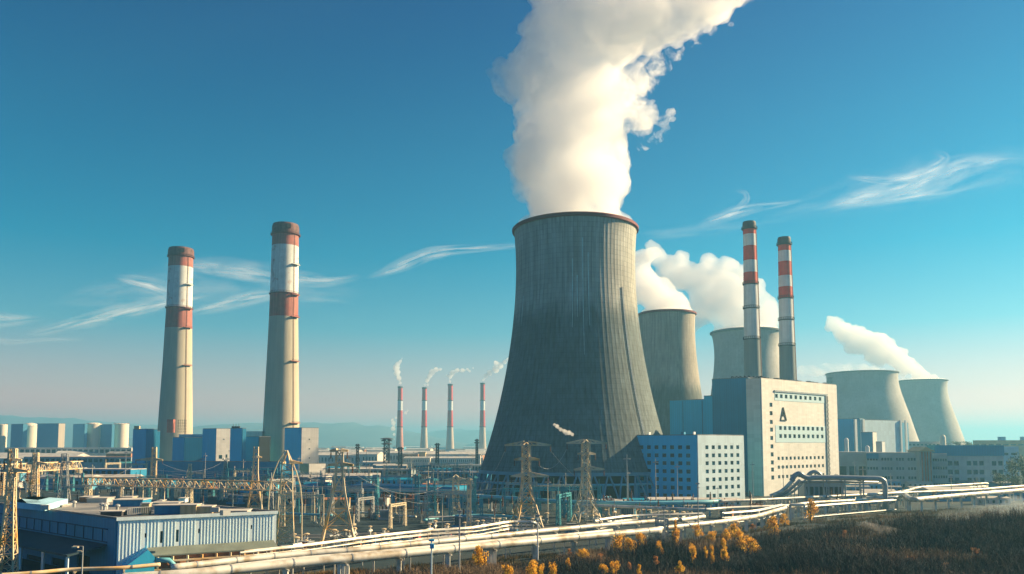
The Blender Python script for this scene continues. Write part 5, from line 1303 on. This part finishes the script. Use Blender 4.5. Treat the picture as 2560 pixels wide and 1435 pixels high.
b.beam(aw.p(s0, 3.3, 4.8), aw.p(lnr, 3.3, 4.8), .3); b.beam(aw.p(s0, 1.8, 4.8), aw.p(lnr, 1.8, 4.8), .25); b.obj('post', M_rust, T)
sA, sB = aw.at(298, 1400)[0], aw.at(378, 1400)[0]
T = thing('porch', 'blue gabled porch against the lit wall near the warehouse corner', 'porch', (*aw.p((sA + sB) / 2, 0, 2).xy, 0)); b = MB()
V = []
for o_ in (.5, 5.0): V += [aw.p(sA + .4, 0, o_), aw.p(sB, 0, o_), aw.p(sB, 4.2, o_), aw.p(sB - 1.2, 5.6, o_), aw.p(sA + .4, 2.6, o_)]
b.add(V, [(0, 1, 2, 3, 4), (9, 8, 7, 6, 5)] + [(i, (i + 1) % 5, 5 + (i + 1) % 5, 5 + i) for i in range(5)]); b.obj('body', M_blueblock, T)
MB().tube([aw.p(sB + .2, 3.6, 4.6), aw.p(sB + 2.5, 3.4, 4.8), aw.p(sB + 3.6, 2.2, 4.9), aw.p(sB + 3.8, 0, 4.9)], .5, 10).obj('duct', M_pipe_blue, T, smooth=True)
# street lamp, bottom left
q = gz(206, 1440, 1.0); q = px(206, 1400, 128); zt = px(206, 1366, 128).z; t = thing('street_lamp', 'slim grey street lamp with double head before the loading bays', 'street lamp', (q.x, q.y, 0))
MB().tube([(q.x, q.y, -.2), (q.x, q.y, zt)], [.16, .09], 8).obj('pole', M_steel, t)
b = MB(); b.beam((q.x, q.y, zt), (q.x - 1.5, q.y, zt + .1), .08); b.box((q.x - 1.2, q.y, zt - .1), (.9, .5, .22)); b.box((q.x - .6, q.y + .3, zt - .8), (.8, .4, .2)); b.beam((q.x, q.y, zt - .7), (q.x - .6, q.y + .3, zt - .75), .07); b.obj('lamp_head', M_pale, t)
# two near poles standing through the pipes
for x, yt, D, lab, m in ((1079, 1352, 140, 'blue-topped signal post standing before the nearest cream pipe', M_hall), (1149, 1280, 150, 'thin grey lamp post crossing the near pipes', M_steel), (1344, 1290, 165, 'thin white lamp post crossing the near pipes, right of the grey one', M_white), (1744, 1210, 205, 'tall thin pole standing right of the pipe junction', M_steel), (1660, 1270, 190, 'short steel pole at the pipe junction', M_steel)):
    q = px(x, yt, D); t = thing('lamp_post', lab, 'pole', (q.x, q.y, 0)); MB().tube([(q.x, q.y, -.3), (q.x, q.y, q.z)], [.18, .11], 8).obj('pole', m, t)
    b = MB(); b.box((q.x, q.y, q.z + .1), (.9, .5, .35)); b.box((q.x + .1, q.y - .1, q.z - .9), (.7, .5, .8 if D == 140 else .15)); b.obj('head', M_blueblock if D == 140 else M_steel, t)
# pipe junction block between near pair and the curving pipe
q = gz(1655, 1322, 4.2); t = thing('pipe_junction', 'grey steel junction frame where the near cream pipes meet the curving one', 'frame', (q.x, q.y, 0)); b = MB()
for dx in (-1.2, 1.2):
    for dy in (-1.2, 1.6): b.beam((q.x + dx, q.y + dy, 0), (q.x + dx, q.y + dy, 6.6), .4)
for z in (3.0, 5.4, 6.6):
    b.beam((q.x - 1.4, q.y - 1.2, z), (q.x + 1.4, q.y - 1.2, z), .35); b.beam((q.x - 1.4, q.y + 1.6, z), (q.x + 1.4, q.y + 1.6, z), .35); b.beam((q.x + 1.2, q.y - 1.2, z), (q.x + 1.2, q.y + 1.6, z), .3)
b.obj('frame', M_steel, t); MB().box((q.x, q.y, 4.2), (1.6, 2.2, 2.2)).obj('valve_box', M_pipe_grey, t)
# white portal frames carrying pipe at the cream offices (image right-centre)
for i, (x0, x1, yt, D) in enumerate(((2165, 2240, 1244, 300), (2075, 2135, 1250, 318), (1975, 2010, 1262, 262))):
    a, q = px(x0, yt, D), px(x1, yt, D); t = thing('pipe_portal', ['white pipe portal frame beside the tall grey pipe bend', 'white pipe portal frame left of the grey pipe bend', 'white pipe portal frame where the sweeping pipe straightens'][i], 'frame', ((a.x + q.x) / 2, a.y, 0))
    MB().tube([a, q], .5, 10).obj('crossbar', M_pipe, t)
    for p in (a, q): b = MB(); b.beam((p.x, p.y, 0), (p.x, p.y, p.z), .7); b.obj('post', M_pipe, t)

# ================================================================== vegetation
def leaf_mat(name, c, c2): return mat(name, c, rough=.8, var=.35, scale=.9, c2=c2, c2scale=.5)
M_leafY = leaf_mat('yellow_leaves', (.78, .48, .02), (.68, .34, .015))
M_leafO = leaf_mat('orange_leaves', (.42, .15, .02), (.30, .12, .03))
M_leafG = leaf_mat('dark_green_leaves', (.02, .07, .05), (.04, .09, .05))
M_bark = mat('bark', (.09, .065, .05), var=.3, scale=2)
def tree(name, label, x, y, zc, wpx, hpx, m, n=700, group=None, D=None):
    """crown centre at image (x, y)"""
    q = gz(x, y, zc) if D is None else px(x, y, D)
    k = m_per_px(q.y); g = ground_z(q.x, q.y); rx, rz_ = wpx * k / 2, hpx * k / 2
    zc = max(q.z, g + rz_ + .6); t = thing(name, label, 'tree', (q.x, q.y, g - .1), group); rr = random.Random(int(x * 7 + y))
    b = MB(); b.tube([(q.x, q.y, g - .2), (q.x + .1, q.y, g + (zc - g) * .5), (q.x, q.y, zc + rz_ * .5)], [.14 * rx + .03, .09 * rx + .02, .03], 6)
    for i in range(7):
        a = rr.uniform(0, 6.28); z0 = zc + rr.uniform(-.8, .3) * rz_; b.tube([(q.x, q.y, z0), (q.x + math.cos(a) * rx * .7, q.y + math.sin(a) * rx * .7, z0 + rz_ * .5)], [.05 * rx + .01, .02], 4)
    b.obj('trunk', M_bark, t)
    b = MB(); cl = [(Vector((rr.gauss(0, .38) * rx, rr.gauss(0, .38) * rx, rr.uniform(-.75, .75) * rz_)), rr.uniform(.3, .62)) for _ in range(13)]; cl.append((Vector((0, 0, rz_ * .6)), .3))
    sz = max(.09, .085 * math.sqrt(rx * rz_))
    for i in range(n):
        c_, s = cl[i % len(cl)]; d = Vector((rr.gauss(0, 1), rr.gauss(0, 1), rr.gauss(0, 1))).normalized() * (rr.random() ** .4) * s
        p = Vector((q.x + c_.x + d.x * rx, q.y + c_.y + d.y * rx, zc + c_.z + d.z * rz_)); u = Vector((rr.gauss(0, 1), rr.gauss(0, 1), rr.gauss(0, 1))).normalized() * sz * rr.uniform(.6, 1.4); v = u.orthogonal().normalized() * sz * rr.uniform(.5, 1.1)
        u.z *= 1.6; b.add([p - u, p + v, p + u * .8, p - v * .8], [(0, 1, 2, 3)])
    b.obj('crown', m, t); return t
YT = [(1195, 1392, 30, 34), (1460, 1386, 24, 18), (1550, 1365, 34, 36), (1577, 1372, 26, 30), (1604, 1352, 24, 22), (1689, 1358, 15, 58), (1648, 1373, 18, 22), (1732, 1386, 14, 30), (1764, 1383, 8, 18), (1782, 1388, 10, 30), (1812, 1370, 16, 26), (1332, 1424, 26, 30), (1383, 1428, 18, 28), (1422, 1416, 10, 22), (1531, 1424, 26, 28), (1598, 1427, 10, 18),
      (1836, 1326, 22, 24), (1815, 1338, 22, 20), (1850, 1358, 30, 34), (1880, 1372, 30, 30), (1812, 1392, 14, 20), (1935, 1326, 30, 34), (2026, 1291, 23, 40), (1960, 1300, 16, 18), (1780, 1345, 20, 18), (1510, 1428, 16, 20), (1352, 1430, 18, 22), (1270, 1428, 18, 20), (1700, 1420, 16, 16), (1745, 1330, 18, 20)]
trees = []
for i, (x, y, w_, h_) in enumerate(YT):
    trees.append(tree('yellow_tree', 'x', x, y - 3, 3.2, w_ * 1.25, h_ * 1.5, M_leafY, n=950, group='yellow autumn trees below the pipes'))
ex = {1195: 'round golden tree alone under the near pipe, leftmost of the yellow trees', 1689: 'tall narrow golden tree rising to the pipe at the junction', 2026: 'tall pale golden tree standing by the sweeping pipe posts', 1935: 'large round golden tree on the right of the yellow row, below the cream offices', 1850: 'bright orange-yellow bushy tree, biggest of the pair low at centre right', 1880: 'sloping orange-yellow tree right beside the biggest bushy one'}
for (x, *_), o in zip(YT, trees):
    if x in ex: o['label'] = ex[x]
label_by_place([o for (x, *_), o in zip(YT, trees) if x not in ex], 'golden-leaved autumn tree')
RT = [(1882, 1315, 16, 12), (1973, 1360, 10, 20), (1425, 1380, 14, 16), (1500, 1392, 16, 20), (1575, 1416, 14, 18), (2279, 1412, 30, 16), (2361, 1430, 30, 18), (2110, 1350, 18, 22), (1640, 1400, 14, 18), (2440, 1405, 18, 16), (2060, 1385, 16, 18), (2180, 1405, 18, 16)]
rt = [tree('rusty_bush', 'x', x, y, 2.4 + (1.5 if x > 2000 else 0), w_, h_, M_leafO, n=420, group='rusty brown bushes in the scrub') for x, y, w_, h_ in RT]
label_by_place(rt, 'rusty brown autumn bush')
gt = [tree('dark_tree', 'x', x, y, 5, w_, h_, M_leafG, n=900, group='dark green trees at the right edge', D=D) for x, y, w_, h_, D in ((2530, 1178, 44, 60, 420), (2556, 1165, 40, 60, 430), (2500, 1200, 34, 34, 400), (2545, 1205, 36, 30, 395), (2390, 1109, 34, 12, 900), (2420, 1110, 36, 11, 880), (2352, 1110, 26, 10, 860))]
label_by_place(gt, 'dark green leafy tree')

# bare scrub: nobody could count it
def scrub():
    """three kinds of bare growth that mingle in patches; each kind one uncountable mass"""
    rr = random.Random(5); kinds = [([], []), ([], []), ([], [])]
    dens = lambda X, Y: .5 + .5 * noise.noise(Vector((X * .045, Y * .045, 2)))
    for _ in range(37000):
        x = rr.uniform(900, 3100); ymin = np.interp(x, [900, 980, 1190, 1400, 1650, 1900, 2130, 2300, 2450, 2640, 3100], [1470, 1452, 1432, 1412, 1388, 1362, 1326, 1312, 1304, 1282, 1240])
        y = ymin + (1560 - ymin) * rr.random() ** 1.1
        q = gz(x, y, 0)
        for _k in range(4): g = ground_z(q.x, q.y); q = gz(x, y, g)
        d = dens(q.x, q.y); pk = noise.noise(Vector((q.x * .06, q.y * .045, 8))) + rr.gauss(0, .10); pk -= (x - 1700) / 3500
        if rr.random() > .30 + d: continue
        kd = 0 if pk > .14 else (1 if pk < -.06 else 2); V, Fs = kinds[kd]
        h = (1.3 + 3.0 * d * d * 1.6) * rr.uniform(.5, 1.3) * (1, 1.15, .85)[kd] * (1 if x > 1400 else .7); nb = (8, 10, 8)[kd]
        cr = rr.uniform(.4, 1.1); sp = (.14, .30, .16)[kd]
        for i in range(nb):
            a = rr.uniform(0, 6.28); r_ = cr * rr.random(); bx, by = q.x + r_ * math.cos(a), q.y + r_ * math.sin(a)
            lean = Vector((rr.gauss(0, sp), rr.gauss(0, sp), 1)) * h * rr.uniform(.6, 1.1); w_ = rr.uniform(.035, .075); az = rr.uniform(0, 3.14)
            s = Vector((math.cos(az) * w_, math.sin(az) * w_, 0)); P0 = Vector((bx, by, g - .1)); k = len(V)
            V += [tuple(P0 - s), tuple(P0 + s), tuple(P0 + lean)]; Fs.append((k, k + 1, k + 2))
            for j in range(3):       # twigs
                f = rr.uniform(.35, .9); p1 = P0 + lean * f; tw = Vector((rr.gauss(0, .4), rr.gauss(0, .4), rr.uniform(.1, .6))) * h * .28; k = len(V)
                V += [tuple(p1 - s * .6), tuple(p1 + s * .6), tuple(p1 + tw)]; Fs.append((k, k + 1, k + 2))
    for (V, Fs), nm, m in zip(kinds, ('pale_reeds', 'dark_thicket', 'brown_scrub'), (mat('reed_stems', (.19, .13, .075), rough=.9, var=.4, scale=.15), mat('dark_twigs', (.016, .030, .036), rough=.9, var=.5, scale=.1, c2=(.05, .04, .04), c2scale=.15, c2amt=-.2), mat('brown_twigs', (.080, .050, .038), rough=.9, var=.5, scale=.1, c2=(.035, .035, .04), c2scale=.08))):
        b = MB(); b.v = V; b.f = Fs; tag(b.obj(nm, m), kind='stuff')
scrub()
def grass():
    rr = random.Random(9); V = []; Fs = []
    for _ in range(85000):
        x = rr.uniform(560, 2640); yp = np.interp(x, [300, 1240, 1650, 2000, 2300, 2640], [1480, 1400, 1368, 1312, 1284, 1262]); y = yp + rr.uniform(-6, 110) * rr.random()
        q = gz(x, y, 0); g = ground_z(q.x, q.y)
        if noise.noise(Vector((q.x * .12, q.y * .12, 5))) < -.05: continue
        h = rr.uniform(.4, 1.2); a = rr.uniform(0, 3.14); s = Vector((math.cos(a), math.sin(a), 0)) * .06; P0 = Vector((q.x, q.y, g - .05)); k = len(V)
        V += [tuple(P0 - s), tuple(P0 + s), tuple(P0 + Vector((rr.gauss(0, .2), rr.gauss(0, .2), h)))]; Fs.append((k, k + 1, k + 2))
    b = MB(); b.v = V; b.f = Fs; tag(b.obj('dry_grass', mat('dry_grass_blades', (.30, .17, .06), rough=.9, var=.4, scale=.2, c2=(.12, .10, .05), c2scale=.1)), kind='stuff')
grass()

# drifting mist over the scrub
steam('mist_drift', 'faint pale streak of mist lying over the dark scrub, lower right', [(2140, 1308, 12), (2165, 1315, 18), (2190, 1322, 22), (2215, 1329, 24), (2240, 1336, 25), (2265, 1342, 24), (2290, 1349, 21), (2315, 1356, 17), (2340, 1362, 12)], 178, .16, .5, amp=.2, seed=41, kids=2, nscale=.12, nlo=.38, nhi=.75)
steam('mist_drift', 'wide thin bluish mist above the scrub at the right edge', [(2360, 1290, 26), (2400, 1290, 38), (2440, 1292, 46), (2480, 1296, 52), (2520, 1300, 56), (2560, 1304, 58), (2600, 1308, 58), (2540, 1270, 44)], 205, .10, .9, amp=.2, seed=42, kids=2, nscale=.05, nlo=.36, nhi=.8, color=(.80, .93, 1))

# ================================================================== cirrus clouds, high above
CA = 3200.0
def cmat(name, strand, k, al):
    m = bpy.data.materials.new(name); m.use_nodes = True; n, l = m.node_tree.nodes, m.node_tree.links
    n.remove(n['Principled BSDF']); tc = n.new('ShaderNodeTexCoord'); sx = n.new('ShaderNodeSeparateXYZ'); l.new(tc.outputs['UV'], sx.inputs[0])
    def M(op, a, b_=None, c_=None):
        q = n.new('ShaderNodeMath'); q.operation = op; q.use_clamp = False
        for i, t_ in enumerate((a, b_, c_)):
            if t_ is None: continue
            if isinstance(t_, (int, float)): q.inputs[i].default_value = t_
            else: l.new(t_, q.inputs[i])
        return q.outputs[0]
    u, v = sx.outputs[0], sx.outputs[1]
    wz_ = n.new('ShaderNodeTexNoise'); wz_.inputs['Scale'].default_value = 1.3; wz_.inputs['Detail'].default_value = 3; l.new(tc.outputs['UV'], wz_.inputs['Vector'])
    mp = n.new('ShaderNodeMapping'); mp.inputs['Scale'].default_value = (.42, strand, 1)
    va = n.new('ShaderNodeVectorMath'); va.operation = 'MULTIPLY_ADD'; l.new(wz_.outputs['Color'], va.inputs[0]); va.inputs[1].default_value = (.22, .10, 0); l.new(tc.outputs['UV'], va.inputs[2])
    l.new(va.outputs[0], mp.inputs[0]); nz = n.new('ShaderNodeTexNoise'); nz.inputs['Scale'].default_value = 2.0; nz.inputs['Detail'].default_value = 6; nz.inputs['Roughness'].default_value = .5; l.new(mp.outputs[0], nz.inputs['Vector'])
    e = M('SUBTRACT', 1.0, M('POWER', M('ABSOLUTE', M('SUBTRACT', M('MULTIPLY', v, 2.0), 1.0)), 1.1))
    a0 = n.new('ShaderNodeAttribute'); a0.attribute_name = 'fade'
    f = M('MULTIPLY', M('MAXIMUM', M('MULTIPLY', M('SUBTRACT', nz.outputs['Fac'], .36), k), 0.0), M('MULTIPLY', e, a0.outputs['Fac']))
    f = M('MINIMUM', M('MULTIPLY', f, al), .92)
    tr = n.new('ShaderNodeBsdfTransparent'); df = n.new('ShaderNodeBsdfTranslucent'); df.inputs['Color'].default_value = (.95, .95, .95, 1); d2 = n.new('ShaderNodeBsdfDiffuse'); d2.inputs['Color'].default_value = (.95, .95, .95, 1)
    ad = n.new('ShaderNodeAddShader'); l.new(df.outputs[0], ad.inputs[0]); l.new(d2.outputs[0], ad.inputs[1])
    mx = n.new('ShaderNodeMixShader'); l.new(f, mx.inputs[0]); l.new(tr.outputs[0], mx.inputs[1]); l.new(ad.outputs[0], mx.inputs[2]); l.new(mx.outputs[0], n['Material Output'].inputs['Surface']); return m
CM = cmat('cirrus_ice', 2.0, 1.7, .50)
def cirrus(label, pts, seed=0):
    """pts: (image x, image y, half width px, density) on a level sheet at cirrus height"""
    P = []; k = 10
    for i in range(len(pts) - 1):
        for j in range(k): t_ = j / k; s_ = t_ * t_ * (3 - 2 * t_) * .0 + t_; P.append([pts[i][q] + (pts[i + 1][q] - pts[i][q]) * s_ for q in range(4)])
    P.append(list(pts[-1])); P = np.array(P); ker = np.ones(7) / 7; Q = P.copy()
    for q in range(3): Q[3:-3, q] = np.convolve(P[:, q], ker, 'valid')
    P = Q; n = len(P); rows = 9; V = []; UV = []; FD_ = []; L_ = 0
    for i in range(n):
        d = P[min(i + 1, n - 1), :2] - P[max(i - 1, 0), :2]; d = d / (np.hypot(*d) + 1e-9); nn = np.array([-d[1], d[0]])
        if i: L_ += float(np.hypot(*(P[i, :2] - P[i - 1, :2])))
        for j in range(rows):
            s = j / (rows - 1) * 2 - 1; x, y = P[i, :2] + nn * s * P[i, 2]
            q = gz(x, min(y, 1000), CA); q.z += 8 * noise.noise(Vector((i * .2, j, seed))); V.append(tuple(q)); UV.append((L_ / 90 + seed * 3.7, (s + 1) / 2)); FD_.append(float(P[i, 3]))
    b = MB(); b.v = V; b.f = [(i * rows + j, i * rows + j + 1, (i + 1) * rows + j + 1, (i + 1) * rows + j) for i in range(n - 1) for j in range(rows - 1)]
    o = b.obj('cirrus_cloud', CM, smooth=True); me = o.data; uv = me.uv_layers.new(name='UVMap'); at = me.attributes.new('fade', 'FLOAT', 'POINT'); at.data.foreach_set('value', FD_)
    for lp in me.loops: uv.data[lp.index].uv = UV[lp.vertex_index]
    return tag(o, label, 'cloud', 'wisps of cirrus')
cirrus('long cirrus streak rising right, left of the shorter thick chimney', [(60, 836, 10, 0), (130, 824, 16, .8), (200, 805, 20, 1.2), (280, 788, 26, 1.5), (350, 770, 28, 1.5), (430, 752, 22, 1.3), (500, 742, 14, .6), (540, 735, 8, 0)], 1)
cirrus('hooked cirrus curl above the long streak, beside the shorter thick chimney', [(285, 692, 10, 0), (340, 705, 22, 1.2), (390, 716, 24, 1.5), (430, 735, 24, 1.2), (460, 760, 16, .5), (480, 775, 8, 0)], 2)
cirrus('pale cirrus patch at the far left edge', [(-60, 790, 26, .9), (0, 800, 26, 1.1), (50, 800, 18, .8), (110, 795, 8, 0)], 3)
cirrus('thin low cirrus line under the left edge patch', [(-40, 850, 12, .7), (40, 855, 10, .6), (140, 848, 8, .5), (220, 850, 5, 0)], 4)
cirrus('broad feathery cirrus between the two thick chimneys', [(400, 660, 14, 0), (480, 668, 28, .9), (560, 672, 34, 1.1), (640, 682, 34, 1.1), (720, 694, 26, 1.2), (800, 702, 20, 1.2), (860, 700, 14, .8), (905, 690, 8, 0)], 5)
cirrus('low cirrus band rising right between the thick chimneys', [(440, 785, 8, 0), (500, 774, 16, .8), (560, 762, 22, 1.4), (620, 746, 22, 1.4), (680, 738, 14, .9), (730, 735, 8, 0)], 6)
cirrus('faint cirrus wisp right of the taller thick chimney', [(740, 750, 6, 0), (790, 748, 9, .5), (840, 752, 7, .4), (880, 757, 4, 0)], 7)
cirrus('bright slender cirrus just left of the tallest tower', [(915, 695, 6, 0), (965, 678, 14, 1.0), (1020, 655, 22, 1.6), (1075, 634, 20, 1.6), (1140, 624, 14, 1.3), (1220, 619, 11, .9), (1300, 614, 8, .4), (1400, 610, 6, 0)], 8)
cirrus('hooked cirrus left of the slim stack tops', [(1740, 562, 8, 0), (1790, 548, 16, .9), (1840, 530, 20, 1.3), (1900, 517, 14, 1.0), (1960, 509, 9, .6), (2010, 500, 5, 0)], 9)
cirrus('small cirrus curl above the hooked one', [(1815, 545, 5, 0), (1845, 520, 9, .9), (1868, 500, 10, 1.1), (1866, 482, 8, .8), (1835, 474, 5, 0)], 10)
cirrus('large swept cirrus fan upper right, its main streak', [(2020, 530, 8, 0), (2100, 508, 20, .8), (2190, 490, 30, 1.2), (2280, 468, 38, 1.4), (2350, 440, 40, 1.3), (2420, 412, 34, 1.0), (2500, 396, 20, .6), (2590, 388, 12, .2)], 11)
cirrus('upper tuft of the cirrus fan near the right edge', [(2110, 440, 6, 0), (2160, 446, 10, .8), (2220, 452, 14, .9), (2290, 440, 18, 1.0), (2340, 415, 20, 1.0), (2370, 392, 14, .6), (2330, 380, 8, 0)], 12)
cirrus('lower trailing streak of the cirrus fan', [(2190, 502, 8, 0), (2280, 492, 14, .7), (2370, 478, 14, .7), (2440, 462, 10, .4), (2510, 446, 6, 0)], 13)
cirrus('wide faint cirrus veil spread behind both thick chimneys', [(120, 760, 10, 0), (260, 735, 45, .35), (420, 715, 60, .4), (600, 720, 60, .4), (780, 730, 45, .3), (920, 735, 12, 0)], 15)
cirrus('wide faint cirrus veil around the upper right fan', [(1900, 545, 12, 0), (2080, 500, 50, .3), (2260, 460, 70, .4), (2420, 430, 70, .35), (2600, 410, 50, .2)], 16)
cirrus('barely visible cirrus veil behind the steam right of the tallest tower', [(1590, 590, 10, 0), (1650, 585, 20, .35), (1760, 575, 20, .35), (1880, 560, 14, .2), (2000, 545, 8, 0)], 14)
build_haze()
